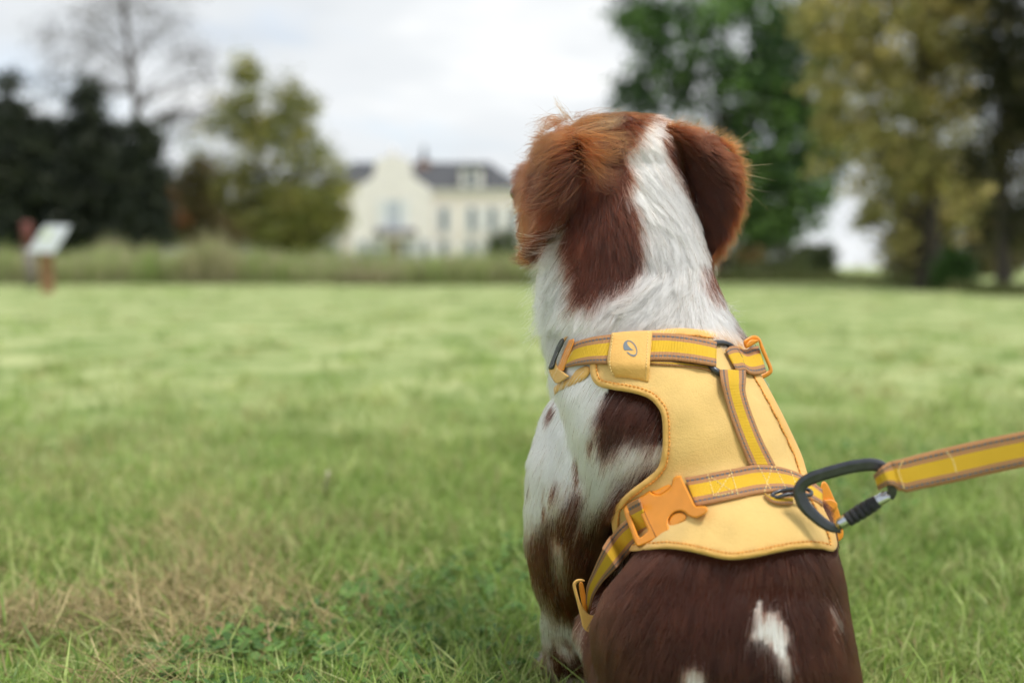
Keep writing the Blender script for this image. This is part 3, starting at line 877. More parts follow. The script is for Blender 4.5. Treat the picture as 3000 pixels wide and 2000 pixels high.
# left shoulder, upper arm, foreleg; right foreleg; hind feet; tail stump
def chain(pts): return [(*P(a, b2, d), r) for a, b2, d, r in pts]
shells += sweep(chain([(1770, 1140, 1.06, .045), (1745, 1250, 1.05, .056), (1700, 1370, 1.045, .055), (1682, 1470, 1.045, .052), (1678, 1570, 1.05, .051), (1680, 1660, 1.055, .046), (1692, 1740, 1.065, .040), (1696, 1830, 1.08, .037),
                       (1684, 1900, 1.09, .034), (1680, 2000, 1.10, .032)]), 7)
shells += sweep(chain([(1800, 1170, 1.045, .05), (1775, 1300, 1.025, .055), (1750, 1430, 1.02, .055), (1735, 1560, 1.03, .053), (1730, 1660, 1.045, .045)]), 6)
shells += sweep([(*P(1662, 2000, 1.10), .027), (0.062, 1.105, 0.055, .024), (0.058, 1.112, 0.032, .026), (0.05, 1.15, 0.022, .024)], 6)
shells += sweep([(0.245, 1.09, .30, .05), (0.245, 1.10, .20, .034), (0.245, 1.115, .06, .024), (0.245, 1.12, .03, .026), (0.242, 1.155, .022, .024)], 6)
for sx, hx0 in ((0.135, 0.12), (0.222, 0.235)):
    shells += sweep([(sx + .01, .88, .12, .07), (hx0, 1.0, .13, .05), (hx0, .99, .08, .042)], 6)
    shells += sweep([(hx0, .90, .035, .032), (hx0, 1.0, .025, .027), (hx0, 1.06, .024, .026)], 6)
shells += sweep([(0.185, .80, .07, .035), (0.19, .745, .045, .022), (0.195, .70, .03, .014)], 6)
V, F = join(shells)
tmp = bpy.data.objects.new('tmp_dog', mesh('tmp_dog', V, F))
sc.collection.objects.link(tmp)
md = tmp.modifiers.new('r', 'REMESH')
md.mode = 'VOXEL'
md.voxel_size = 0.0036
md.use_smooth_shade = True
ms = tmp.modifiers.new('s', 'SMOOTH')
ms.iterations = 12
ms.factor = 0.5
dg = bpy.context.evaluated_depsgraph_get()
bme = bpy.data.meshes.new_from_object(tmp.evaluated_get(dg))
bpy.data.objects.remove(tmp)
nv = len(bme.vertices)
bv = np.zeros(nv * 3, np.float32); bme.vertices.foreach_get('co', bv); bv = bv.reshape(-1, 3).astype(float)
bme.calc_loop_triangles()
tri = np.zeros(len(bme.loop_triangles) * 3, np.int32); bme.loop_triangles.foreach_get('vertices', tri); tri = tri.reshape(-1, 3)
bvh = BVHTree.FromPolygons([tuple(v) for v in bv], [tuple(map(int, q)) for q in tri])
vn = np.zeros(nv * 3, np.float32); bme.vertices.foreach_get('normal', vn); vn = vn.reshape(-1, 3).astype(float)

# ------------------------------------------------------------------ coat pattern
BROWN = [
    # left side of the head with the ear, down the side of the neck
    [(1470, 250), (1905, 300), (1890, 374), (1871, 413), (1823, 465), (1828, 518), (1833, 585), (1852, 656), (1866, 728), (1871, 776), (1842, 838), (1813, 867), (1756, 896), (1699, 905), (1689, 848), (1675, 790), (1641, 738), (1656, 680), (1640, 655), (1615, 672), (1592, 730), (1572, 800), (1470, 800)],
    # right side of the head with the ear
    [(1900, 300), (1928, 352), (1932, 380), (1947, 417), (1957, 465), (1990, 523), (2024, 575), (2043, 623), (2055, 680), (2057, 728), (2052, 781), (2060, 814), (2033, 853), (2057, 876), (2120, 892), (2085, 790), (2260, 760), (2260, 300)],
    [(1880, 290), (1950, 290), (1940, 368), (1890, 368)],
    [(2118, 915), (2170, 950), (2200, 1010), (2150, 1015), (2135, 970)],
    # shoulder blade patch
    [(1800, 1120), (1945, 1150), (1990, 1230), (1990, 1298), (1907, 1308), (1836, 1303), (1790, 1329), (1764, 1359), (1744, 1349), (1749, 1298), (1754, 1257), (1744, 1226), (1769, 1186)],
    # upper arm and flank
    [(1500, 1600), (1550, 1585), (1575, 1565), (1607, 1534), (1640, 1490), (1680, 1455), (1697, 1475), (1682, 1540), (1687, 1572), (1720, 1530), (1760, 1480), (1805, 1440), (1880, 1395), (2000, 1350), (2000, 1640), (1860, 1620), (1800, 1720), (1740, 1868), (1696, 1848), (1647, 1829), (1589, 1779), (1556, 1713), (1500, 1650)],
    # bars on the foreleg
    [(1580, 1880), (1602, 1884), (1620, 1920), (1623, 1950), (1612, 1955), (1625, 1985), (1650, 2002), (1700, 1990), (1760, 1950), (1760, 1925), (1690, 1925), (1680, 1940), (1665, 1950), (1640, 1920), (1630, 1900), (1620, 1890), (1618, 1930), (1600, 1900), (1610, 1990), (1640, 2040), (1600, 2060), (1580, 1960)],
]
WHITE = [
    [(1622, 1572), (1645, 1600), (1655, 1680), (1645, 1762), (1632, 1705), (1614, 1625)],
    [(2219, 1745), (2234, 1788), (2268, 1790), (2304, 1829), (2308, 1891), (2319, 1945), (2324, 2010), (2303, 1985), (2268, 1913), (2232, 1882), (2198, 1865), (2214, 1815)],
    [(2000, 2050), (2006, 1985), (2026, 1948), (2046, 1965), (2064, 1952), (2060, 2050)],
    [(2428, 1790), (2440, 1780), (2450, 1830), (2440, 1840)],
]
EARBVH = []
for V_, F_ in (e_l, e_r):
    EARBVH.append(BVHTree.FromPolygons([tuple(v) for v in V_], [tuple(f) for f in F_]))
def coat(p, jit=True):
    """colour (linear) of the coat at body points, plus ear weight and brown flag"""
    px, py = proj(p)
    n = len(p)
    j = (rng.normal(size=(n, 2)) * (7.0, 13.0)) if jit else np.zeros((n, 2))
    pj = np.stack([px, py], -1) * 0.03
    j = j * (1 + 0.7 * sm(py, 1080, 1200) * sm(px, 2000, 1900) * sm(py, 1900, 1800))[:, None]
    qx = px + j[:, 0] + 6 * snoise(pj, 2.5, 61)
    qy = py + j[:, 1] + 8 * snoise(pj, 2.5, 62)
    br = np.zeros(n, bool)
    for q in BROWN:
        br |= inpoly(qx, qy, q)
    rump = (p[:, 1] < 0.955) & (py > 1520) | ((py > 1560) & (px > 1860)) | ((py > 1380) & (px > 2290))
    br |= rump
    for q in WHITE:
        br &= ~inpoly(qx, qy, q)
    br &= ~((py < 660) & (px < 1545) & (p[:, 1] > 1.09) & (py > 585))
    # ticking on the white legs and shoulder
    tick = snoise(p * (1, 1, 0.45), 420, 63) + 0.6 * snoise(p * (1, 1, 0.5), 170, 64)
    br |= (~br) & (tick > 0.95) & (rng.random(n) < 0.75 if jit else False) & (py > 1150) & (px < 1900)
    k = snoise(p, 30, 65)[:, None]
    dark = np.array([0.040, 0.0108, 0.0056]) * (1 + 0.25 * k)
    head = np.array([0.055, 0.0135, 0.006]) * (1 + 0.3 * k)
    orange = np.array([0.19, 0.043, 0.0075]) * (1 + 0.2 * k)
    hd = sm(py, 1000, 860)[:, None]
    c = dark * (1 - hd) + head * hd
    flank = (sm(px, 1800, 1700) * sm(py, 1400, 1500) * (p[:, 1] > 0.97))[:, None] * 0.6
    c = c * (1 - flank) + np.array([0.07, 0.021, 0.008]) * flank
    c = np.where(br[:, None], c, np.array([0.905, 0.90, 0.88]) * (1 + 0.02 * k))
    return c, br, px, py, orange
# smooth paint on the skin under the fur
ccol, cbr, cpx, cpy, cor = coat(bv, False)
ca = bme.color_attributes.new('tint', 'FLOAT_COLOR', 'POINT')
cd4 = np.ones((nv, 4), np.float32)
cd4[:, :3] = ccol * 0.8
ca.data.foreach_set('color', cd4.ravel())
m_skin, t, b = new_mat('dog_coat')
at = t.nodes.new('ShaderNodeAttribute'); at.attribute_name = 'tint'
t.links.new(at.outputs['Color'], b.inputs['Base Color'])
b.inputs['Roughness'].default_value = 0.85
b.inputs['Specular IOR Level'].default_value = 0.1
bme.materials.clear()
bme.materials.append(m_skin)
bme.polygons.foreach_set('use_smooth', np.ones(len(bme.polygons), bool))
DOGB = np.array([0.18, 0.95, 0.0])
bme.vertices.foreach_set('co', (bv - DOGB).astype(np.float32).ravel())
bme.update()
bme.name = 'dog'
dog = bpy.data.objects.new('dog', bme)
link(dog, base=tuple(DOGB))
tag(dog, 'brown and white spaniel sitting with its back turned, wearing a yellow harness', 'dog')
m_eye = plain('eye', (0.012, 0.009, 0.008), 0.08, coat=1.0)
V, F = ball(P(1516, 565, 1.128), (.0085, .009, .009), 14, 10)
part('eye', V, F, m_eye, dog)
V, F = ball(NOSE, [hr * .017, hf * .014, hu * .013], 14, 10)
part('nose', V, F, plain('nose_leather', (0.05, 0.025, 0.02), 0.4), dog)

# ------------------------------------------------------------------ the harness
# depth of the coat surface as the harness lies on it, from rays onto the body
GX = np.arange(1540, 2560, 8); GY = np.arange(900, 1900, 8)
gd = np.full((len(GY), len(GX)), np.nan)
for i, yy in enumerate(GY):
    D_ = P(GX, np.full(len(GX), yy), 1.0) - CAM
    for j in range(len(GX)):
        h_ = bvh.ray_cast(Vector(CAM), Vector(D_[j]).normalized())
        if h_[0] is not None:
            gd[i, j] = h_[0].y
for _ in range(60):
    bad = np.isnan(gd)
    if not bad.any():
        break
    s_ = np.zeros_like(gd); w_ = np.zeros_like(gd)
    pad = np.pad(gd, 1, constant_values=np.nan)
    for di in (0, 1, 2):
        for dj in (0, 1, 2):
            q = pad[di:di + gd.shape[0], dj:dj + gd.shape[1]]
            ok = ~np.isnan(q)
            s_[ok] += q[ok]; w_[ok] += 1
    f_ = bad & (w_ > 0)
    gd[f_] = s_[f_] / w_[f_] + 0.004
gd = np.where(np.isnan(gd), 1.05, gd)
def blur(a, n):
    for _ in range(n):
        p_ = np.pad(a, 1, mode='edge')
        a = (p_[:-2, 1:-1] + 2 * a + p_[2:, 1:-1]) / 4
        p_ = np.pad(a, 1, mode='edge')
        a = (p_[1:-1, :-2] + 2 * a + p_[1:-1, 2:]) / 4
    return a
gxx, gyy = np.meshgrid(GX, GY)
wr = 0.0007 * snoise(np.stack([gxx, gyy], -1).astype(float), 0.035, 81) + 0.0005 * snoise(np.stack([gxx, gyy * 0.6], -1).astype(float), 0.08, 82)
gv_ = blur(np.minimum(blur(gd, 40), gd + 0.004), 14) - 0.009 + wr
def vd(px, py):
    fx = np.clip((np.asarray(px, float) - GX[0]) / 8, 0, len(GX) - 1.001)
    fy = np.clip((np.asarray(py, float) - GY[0]) / 8, 0, len(GY) - 1.001)
    i, j = fy.astype(int), fx.astype(int)
    a, b2 = fy - i, fx - j
    return gv_[i, j] * (1 - a) * (1 - b2) + gv_[i + 1, j] * a * (1 - b2) + gv_[i, j + 1] * (1 - a) * b2 + gv_[i + 1, j + 1] * a * b2
def VP(px, py, lift=0.0):
    return P(px, py, vd(px, py) - lift)

m_vest = plain('vest_fabric', (0.73, 0.49, 0.165), 0.8, var=0.05, scale=45, bump=0.35, bscale=700, sheen=0.25, crease=0.16)
m_bind = plain('binding_fabric', (0.74, 0.425, 0.105), 0.65, var=0.04, scale=60, bump=0.3, bscale=700, sheen=0.2, crease=0.3)
m_stitch = plain('stitch_thread', (0.75, 0.28, 0.03), 0.6)
m_pale = plain('pale_thread', (0.85, 0.66, 0.28), 0.6)
m_orange = plain('orange_plastic', (0.80, 0.29, 0.025), 0.36, var=0.07, scale=60, bump=0.12, bscale=900)
m_black = plain('black_metal', (0.075, 0.080, 0.090), 0.32, metal=0.75, var=0.15, scale=120)
m_logo = plain('grey_print', (0.16, 0.20, 0.23), 0.5, var=0.03)
m_rubber = plain('black_plastic', (0.012, 0.013, 0.014), 0.3)
def webbing(name):
    m, t, b = new_mat(name)
    uv = t.nodes.new('ShaderNodeUVMap'); uv.uv_map = 'UVMap'
    sp = t.nodes.new('ShaderNodeSeparateXYZ')
    t.links.new(uv.outputs[0], sp.inputs[0])
    def MM(op, a, b2=None):
        k = t.nodes.new('ShaderNodeMath'); k.operation = op
        for i, v in enumerate((a, b2)):
            if v is None: continue
            if isinstance(v, (int, float)): k.inputs[i].default_value = v
            else: t.links.new(v, k.inputs[i])
        return k.outputs[0]
    u, v = sp.outputs[0], sp.outputs[1]
    av = MM('ABSOLUTE', MM('SUBTRACT', v, 0.5))
    core = MM('LESS_THAN', av, 0.215)
    row = MM('MULTIPLY', MM('GREATER_THAN', av, 0.335), MM('LESS_THAN', av, 0.405))
    dash = MM('LESS_THAN', MM('FRACT', MM('MULTIPLY', u, 230.0)), 0.66)
    thread = MM('MULTIPLY', row, dash)
    weave = MM('ADD', MM('SINE', MM('MULTIPLY', u, 4200.0)), MM('SINE', MM('ADD', MM('MULTIPLY', v, 150.0), MM('MULTIPLY', MM('SINE', MM('MULTIPLY', u, 2100.0)), 1.2))))
    def mixc(f, a, b2):
        k = t.nodes.new('ShaderNodeMix'); k.data_type = 'RGBA'
        t.links.new(f, k.inputs['Factor'])
        for nm, c in (('A', a), ('B', b2)):
            s = [q for q in k.inputs if q.name == nm and q.type == 'RGBA'][0]
            if isinstance(c, tuple): s.default_value = (*c, 1)
            else: t.links.new(c, s)
        return [q for q in k.outputs if q.type == 'RGBA'][0]
    c1 = mixc(core, (0.64, 0.315, 0.135), (0.97, 0.60, 0.025))
    dk = mixc(MM('MULTIPLY', row, MM('SUBTRACT', 1.0, dash)), c1, (0.40, 0.18, 0.07))
    c2 = mixc(thread, dk, (0.15, 0.175, 0.19))
    nz = t.nodes.new('ShaderNodeTexNoise'); nz.inputs['Scale'].default_value = 90
    t.links.new(uv.outputs[0], nz.inputs['Vector'])
    sh = mixc(MM('MULTIPLY', nz.outputs['Fac'], 0.10), c2, (0.30, 0.15, 0.05))
    t.links.new(sh, b.inputs['Base Color'])
    b.inputs['Roughness'].default_value = 0.7
    bp_ = t.nodes.new('ShaderNodeBump'); bp_.inputs['Strength'].default_value = 0.7; bp_.inputs['Distance'].default_value = 0.0007
    t.links.new(weave, bp_.inputs['Height'])
    t.links.new(bp_.outputs[0], b.inputs['Normal'])
    return m
m_web = webbing('striped_webbing')
harness = thing('dog_harness', (0.18, 0.95, 0.0), 'yellow padded dog harness with orange buckles on the dog\'s back', 'harness')

def panel(name, outline, mat, parent, lift=0.0, th_=0.004, step=13, n_edge=260, crown=0.0, depth=None):
    """padded sheet with a rolled edge; outline in photo pixels laid on the coat surface"""
    ol = resample(np.concatenate([outline, outline[:1]]), n_edge, True)
    xs, ys2 = np.meshgrid(np.arange(ol[:, 0].min(), ol[:, 0].max(), step), np.arange(ol[:, 1].min(), ol[:, 1].max(), step))
    pts = np.stack([xs.ravel() + (np.arange(xs.size) // xs.shape[1] % 2) * step / 2, ys2.ravel()], -1)
    pts = pts[inpoly(pts[:, 0], pts[:, 1], ol)]
    dmin = np.array([np.min(np.hypot(*(ol - q).T)) for q in pts])
    pts = pts[dmin > step * 0.5]
    dmin = dmin[dmin > step * 0.5]
    al = [Vector(q) for q in ol] + [Vector(q) for q in pts]
    ed = [(i, (i + 1) % n_edge) for i in range(n_edge)]
    vo, eo, fo, *_ = delaunay_2d_cdt(al, ed, [], 1, 1e-4)
    q = np.array([tuple(v) for v in vo])
    dist = np.array([np.min(np.hypot(*(ol - z).T)) for z in q])
    edge_k = 1 - np.sqrt(np.clip(dist / 12.0, 0, 1) * (2 - np.clip(dist / 12.0, 0, 1)))
    dd = (vd(q[:, 0], q[:, 1]) if depth is None else depth(q[:, 0], q[:, 1])) - lift
    top = P(q[:, 0], q[:, 1], dd + edge_k * th_ * 0.5)
    bot = P(q[:, 0], q[:, 1], dd + th_ - edge_k * th_ * 0.5 + 0.0004)
    n = len(q)
    Fs = [tuple(f) for f in fo]
    V_ = np.concatenate([top, bot])
    # photo y runs down, so flip the front side
    F_ = [tuple(f[::-1]) for f in Fs] + [tuple(i + n for i in f) for f in Fs]
    cnt = {}
    for f in Fs:
        for a, b2 in zip(f, f[1:] + f[:1]):
            cnt[(a, b2)] = 1
    for (a, b2) in list(cnt):
        if (b2, a) not in cnt:
            F_.append((a, b2, b2 + n, a + n))
    return part(name, V_, F_, mat, parent), ol
def strap(name, top, bot, parent, lift=0.003, n=60, mat=None, th_=0.0018, depth=None, u0=0.0, m=9):
    """webbing between an upper and a lower edge line in photo pixels"""
    A, B = spline(top, n), spline(bot, n)
    s = np.linspace(0, 1, m)
    px = A[:, None, 0] * (1 - s) + B[:, None, 0] * s
    py = A[:, None, 1] * (1 - s) + B[:, None, 1] * s
    if depth is None:
        lf = np.interp(np.linspace(0, 1, n), np.linspace(0, 1, len(lift)), lift)[:, None] if isinstance(lift, (list, tuple)) else lift
        d = vd(px, py) - lf
    else:
        dl = np.interp(np.linspace(0, 1, n), np.linspace(0, 1, len(depth)), depth)
        d = np.repeat(dl[:, None], m, 1)
    Q = P(px, py, d)
    c = Q[:, m // 2]
    u = u0 + np.concatenate([[0], np.cumsum(np.linalg.norm(np.diff(c, axis=0), axis=1))])
    N_ = np.cross(np.gradient(Q, axis=0), np.gradient(Q, axis=1))
    N_ /= np.linalg.norm(N_, axis=2)[..., None] + 1e-9
    if N_[..., 1].mean() > 0: N_ = -N_
    front = Q + N_ * 0.0
    back = Q - N_ * th_
    V_ = np.concatenate([front.reshape(-1, 3), back.reshape(-1, 3)])
    uv = np.concatenate([np.stack([np.repeat(u, m), np.tile(s, n)], -1)] * 2)
    k = n * m
    F_ = []
    for i in range(n - 1):
        for j in range(m - 1):
            f = (i * m + j, i * m + j + 1, (i + 1) * m + j + 1, (i + 1) * m + j)
            F_.append(f); F_.append(tuple(q + k for q in f[::-1]))
        for j in (0, m - 1):
            f = (i * m + j, (i + 1) * m + j, (i + 1) * m + j + k, i * m + j + k)
            F_.append(f if j == 0 else f[::-1])
    for i in (0, n - 1):
        for j in range(m - 1):
            f = (i * m + j, i * m + j + k, i * m + j + 1 + k, i * m + j + 1)
            F_.append(f if i == 0 else f[::-1])
    return part(name, V_, F_, mat or m_web, parent, uv=uv), Q
def stitches(name, line, parent, lift=0.0045, pitch=13, dash=8, mat=None, r=0.00055, depth=None):
    l = np.concatenate([[0], np.cumsum(np.linalg.norm(np.diff(line, axis=0), axis=1))])
    o = []
    for s in np.arange(0, l[-1] - dash, pitch):
        q = np.array([[np.interp(s + e * dash, l, line[:, k]) for k in (0, 1)] for e in (0, .5, 1)])
        d = (vd(q[:, 0], q[:, 1]) if depth is None else depth(q[:, 0], q[:, 1])) - lift
        pth = P(q[:, 0], q[:, 1], d)
        pth[[0, 2], 1] += 0.0006
        o.append(tube(pth, r, 5))
    V_, F_ = join(o)
    ob = part(name, V_, F_, mat or m_stitch, parent)
    ob['kind'] = 'stuff'
    return ob
def inset(line, d, closed=False):
    T = np.gradient(line, axis=0)
    T /= np.linalg.norm(T, axis=1)[:, None] + 1e-9
    return line + np.stack([-T[:, 1], T[:, 0]], -1) * d

# back panel outline, clockwise in the picture from the top left
V_TOP = [(1731, 1015), (1760, 1000), (1830, 984), (1907, 972), (1984, 964), (2060, 969), (2125, 980), (2168, 999), (2186, 1022)]
V_RIGHT = [(2186, 1022), (2208, 1062), (2230, 1104), (2264, 1165), (2306, 1247), (2346, 1334), (2363, 1388), (2390, 1450), (2416, 1502), (2442, 1556), (2450, 1590)]
V_BOT = [(2450, 1590), (2448, 1604), (2436, 1612), (2410, 1605), (2366, 1602), (2315, 1607), (2265, 1617), (2213, 1628), (2160, 1635), (2120, 1634), (2075, 1624), (2009, 1609), (1948, 1603), (1900, 1607), (1850, 1612)]
V_LEFT = [(1850, 1612), (1812, 1590), (1797, 1550), (1795, 1512), (1808, 1478), (1846, 1441), (1897, 1402), (1927, 1374), (1940, 1339), (1945, 1283), (1941, 1216), (1924, 1184), (1898, 1162), (1856, 1148), (1795, 1138), (1757, 1129), (1738, 1111), (1731, 1078), (1731, 1015)]
segs = [spline(V_TOP, 60)[:-1], spline(V_RIGHT, 70)[:-1], spline(V_BOT, 70)[:-1], spline(V_LEFT, 110)[:-1]]
OUT = np.concatenate(segs)
back_panel, ol = panel('back_panel', OUT, m_vest, harness, 0.0, 0.006)
# sewn binding round the edge: a rolled band about 20 px wide
def binding(name, line, parent, wpx=19, lift=0.003, mat=None, closed=True):
    line = resample(np.concatenate([line, line[:1]]), 320, True) if closed else resample(line, 320)
    T = (np.roll(line, -1, 0) - np.roll(line, 1, 0)) if closed else np.gradient(line, axis=0)
    T /= np.linalg.norm(T, axis=1)[:, None] + 1e-9
    Nn = np.stack([-T[:, 1], T[:, 0]], -1)
    prof = [(-3, -0.006), (-3.4, -0.003), (-2, 0.0006), (wpx * .25, 0.0026), (wpx * .6, 0.0028), (wpx * .92, 0.0018), (wpx, 0.0004)]
    n, k = len(line), len(prof)
    V_ = np.zeros((n, k, 3))
    for j, (o_, h_) in enumerate(prof):
        q = line + Nn * (o_ * (1 + 0.10 * np.sin(np.arange(n) * 0.9) * (j > 2)))[:, None]
        h_ = h_ * (1 + 0.22 * snoise(line, 0.12, 83))
        V_[:, j] = P(q[:, 0], q[:, 1], vd(q[:, 0], q[:, 1]) - h_ - (lift - 0.003))
    F_ = [(i * k + j, ((i + 1) % n) * k + j, ((i + 1) % n) * k + j + 1, i * k + j + 1) for i in range(n if closed else n - 1) for j in range(k - 1)]
    ob = part(name, V_.reshape(-1, 3), F_, mat or m_bind, parent)
    return ob, line, Nn
bnd, bl, bn = binding('edge_binding', OUT, back_panel)
stitches('stitching', bl + bn * 16.5, back_panel, 0.0034, 12, 8)

# neck strap, left run and the run across the nape
NA = [(1656, 1046), (1668, 1018), (1690, 1000), (1740, 986), (1792, 979), (1850, 973), (1908, 975), (1960, 976), (2020, 983), (2070, 993), (2100, 1001)]
NBt = [(1653, 1076), (1668, 1073), (1690, 1069), (1735, 1064), (1780, 1064), (1850, 1056), (1905, 1053), (1960, 1052), (2020, 1057), (2060, 1063), (2099, 1070)]
neck_strap, NQ = strap('neck_strap', NA, NBt, harness, [.006] * 8 + [.011, .0145, .0145], 90)
strap('under_strap', [(1905, 1058), (1990, 1060), (2060, 1068), (2086, 1078)], [(1905, 1064), (1990, 1070), (2060, 1078), (2084, 1086)], harness, 0.0035, 20)
# front collar piece of the vest, left of the panel
o_ = resample(np.array([(1624, 1158), (1622, 1135), (1640, 1118), (1668, 1108), (1690, 1082), (1716, 1070), (1729, 1076), (1727, 1096), (1712, 1112), (1680, 1128), (1655, 1138), (1636, 1146), (1624, 1158)], float), 120)
front_panel, _ = panel('front_panel', spline(o_[::4], 160), m_bind, harness, 0.001, 0.006, 8, 150)
# keeper loop at the left end with orange slider and black clip
V, F = tube(spline([VP(1668, 985, .004), VP(1645, 1000, .006), VP(1634, 1030, .010), VP(1628, 1060, .011), VP(1640, 1082, .010), VP(1662, 1104, .006)], 30), 0.0035, 8, 0.6)
V2, F2 = [], []
a_ = spline([(1660, 985), (1652, 998), (1638, 1020), (1628, 1048), (1626, 1062), (1636, 1080), (1652, 1092), (1664, 1102)], 40)
b3 = spline([(1654, 988), (1640, 1004), (1626, 1030), (1610, 1066), (1608, 1086), (1616, 1106), (1628, 1122), (1640, 1119)], 40)
keeper, _ = strap('keeper_loop', a_[::3], b3[::3], harness, 0.010, 40, m_bind, 0.0016)
def plate(name, outline, mat, parent, depthf, th_=0.005, holes=(), bev=0.0015, n=None):
    """moulded plate: outline in pixels, flat or gently bent face, rounded rim, thickness behind it"""
    ol = np.asarray(outline, float)
    if n: ol = resample(np.concatenate([ol, ol[:1]]), n, True)
    loops = [ol] + [np.asarray(h_, float) for h_ in holes]
    area = lambda q: 0.5 * np.sum(q[:, 0] * np.roll(q[:, 1], -1) - np.roll(q[:, 0], -1) * q[:, 1])
    loops[0] = loops[0] if area(loops[0]) > 0 else loops[0][::-1]
    for i in range(1, len(loops)):
        loops[i] = loops[i] if area(loops[i]) < 0 else loops[i][::-1]
    pts, eds = [], []
    for q in loops:
        k0 = len(pts)
        pts += [Vector(z) for z in q]
        eds += [(k0 + i, k0 + (i + 1) % len(q)) for i in range(len(q))]
    bpx = bev / 0.9 * FPX
    ins = []
    for q in loops:
        T = np.roll(q, -1, 0) - np.roll(q, 1, 0)
        T /= np.linalg.norm(T, axis=1)[:, None] + 1e-9
        ins.append(q + np.stack([-T[:, 1], T[:, 0]], -1) * bpx)
    ipts = [Vector(z) for q in ins for z in q]
    vo, eo, fo, ov, *_ = delaunay_2d_cdt(ipts, eds, [], 1 if not holes else 2, 1e-5)
    q = np.array([tuple(v) for v in vo])
    if holes:
        keepf = []
        for f in fo:
            c = q[list(f)].mean(0)
            if not any(inpoly(c[0:1], c[1:2], h2)[0] for h2 in ins[1:]) and inpoly(c[0:1], c[1:2], ins[0])[0]:
                keepf.append(tuple(f))
    else:
        keepf = [tuple(f) for f in fo]
    V_, F_ = [P(q[:, 0], q[:, 1], depthf(q[:, 0], q[:, 1]))], [f[::-1] for f in keepf]
    nb = len(q)
    for lp, ip in zip(loops, ins):
        k = len(lp)
        dI = depthf(ip[:, 0], ip[:, 1]); dO = depthf(lp[:, 0], lp[:, 1])
        mid = ip + (lp - ip) * 0.7
        dM = depthf(mid[:, 0], mid[:, 1])
        rows_ = [P(ip[:, 0], ip[:, 1], dI), P(mid[:, 0], mid[:, 1], dM + bev * .3), P(lp[:, 0], lp[:, 1], dO + bev), P(lp[:, 0], lp[:, 1], dO + th_), P(ip[:, 0], ip[:, 1], dI + th_ + bev * .4)]
        V_ += rows_
        for r_ in range(4):
            for i in range(k):
                F_.append((nb + r_ * k + i, nb + (r_ + 1) * k + i, nb + (r_ + 1) * k + (i + 1) % k, nb + r_ * k + (i + 1) % k))
        nb += 5 * k
    ob = part(name, np.concatenate(V_), F_, mat, parent)
    # plates are flat on top with soft rims
    return ob
def flatd(corners, lift):
    """plane of depth fitted through the coat depths at the given pixels"""
    c = np.array(corners, float)
    A = np.stack([c[:, 0], c[:, 1], np.ones(len(c))], -1)
    k, *_ = np.linalg.lstsq(A, vd(c[:, 0], c[:, 1]) - lift, rcond=None)
    return lambda px, py: np.asarray(px, float) * k[0] + np.asarray(py, float) * k[1] + k[2]
# slider bar and black clip at the left of the neck strap
fd_ = flatd([(1660, 1000), (1640, 1080), (1680, 1060)], 0.008)
plate('slider', [(1666, 996), (1681, 992), (1683, 1000), (1652, 1086), (1634, 1084), (1634, 1072)], m_orange, harness, fd_, 0.004)
fd_ = lambda px, py: vd(px, py) - 0.013
plate('clip', spline([(1650, 991), (1653, 1001), (1648, 1014), (1632, 1048), (1622, 1078), (1612, 1082), (1607, 1080), (1608, 1072), (1622, 1036), (1632, 1010), (1640, 996)], 40, True), m_rubber, harness, fd_, 0.005)
# folded fabric tab over the neck strap with the printed mark
TAB = spline([(1792, 975), (1840, 970), (1900, 968), (1912, 970)], 20).tolist() + [(1909, 1000), (1905, 1050), (1903, 1100), (1900, 1118)] + spline([(1900, 1120), (1870, 1112), (1830, 1106), (1803, 1105)], 16)[1:].tolist() + spline([(1803, 1105), (1790, 1088), (1780, 1064), (1780, 1045), (1786, 1010), (1792, 975)], 24)[1:-1].tolist()
tabd = lambda px, py: vd(px, py) - 0.0085 - 0.004 * np.sin(np.clip((np.asarray(py) - 965) / 150, 0, 1) * math.pi) + 0.006 * sm(np.asarray(py, float), 1062, 1112)
tab, _ = panel('logo_tab', np.array(TAB), m_bind, harness, 0.0, 0.003, 8, 170, depth=tabd)
for pts_ in ([(1797, 977), (1792, 1010), (1787, 1050), (1789, 1080), (1798, 1098)], [(1899, 972), (1897, 1010), (1894, 1060), (1892, 1112)]):
    stitches('seam', spline(pts_, 60), tab, 0.0007, 9, 6, m_pale, 0.0004, depth=tabd)
# printed mark: open ring with a filled wedge
c0 = np.array([1847.0, 1019.0])
def lg(x_, y_): return (1580 + x_ / 6.19, 940 + y_ / 6.19)
outer = spline([lg(*q) for q in ((1605, 345), (1680, 370), (1745, 440), (1778, 530), (1768, 600), (1730, 640), (1670, 632), (1615, 595), (1580, 562))], 40)
inner = spline([lg(*q) for q in ((1612, 362), (1672, 388), (1732, 455), (1760, 535), (1752, 590), (1715, 612), (1672, 604), (1635, 585), (1612, 560))], 40)
def flatmesh(name, A, B, parent, mat, df):
    n = len(A)
    V_ = np.concatenate([P(A[:, 0], A[:, 1], df(A[:, 0], A[:, 1])), P(B[:, 0], B[:, 1], df(B[:, 0], B[:, 1]))])
    return [V_, [(i, i + 1, n + i + 1, n + i) for i in range(n - 1)]]
lift_d = lambda px, py: tabd(px, py) - 0.0006
g1 = flatmesh('r', outer, inner, tab, m_logo, lift_d)
w1 = spline([lg(*q) for q in ((1605, 345), (1550, 375), (1525, 430), (1530, 500), (1550, 528))], 24)
w2 = spline([lg(*q) for q in ((1612, 362), (1590, 400), (1615, 450), (1660, 495), (1715, 530))], 24)
g2 = flatmesh('r', w1, w2, tab, m_logo, lift_d)
V, F = join([g1, g2])
part('printed_mark', V, F, m_logo, tab)

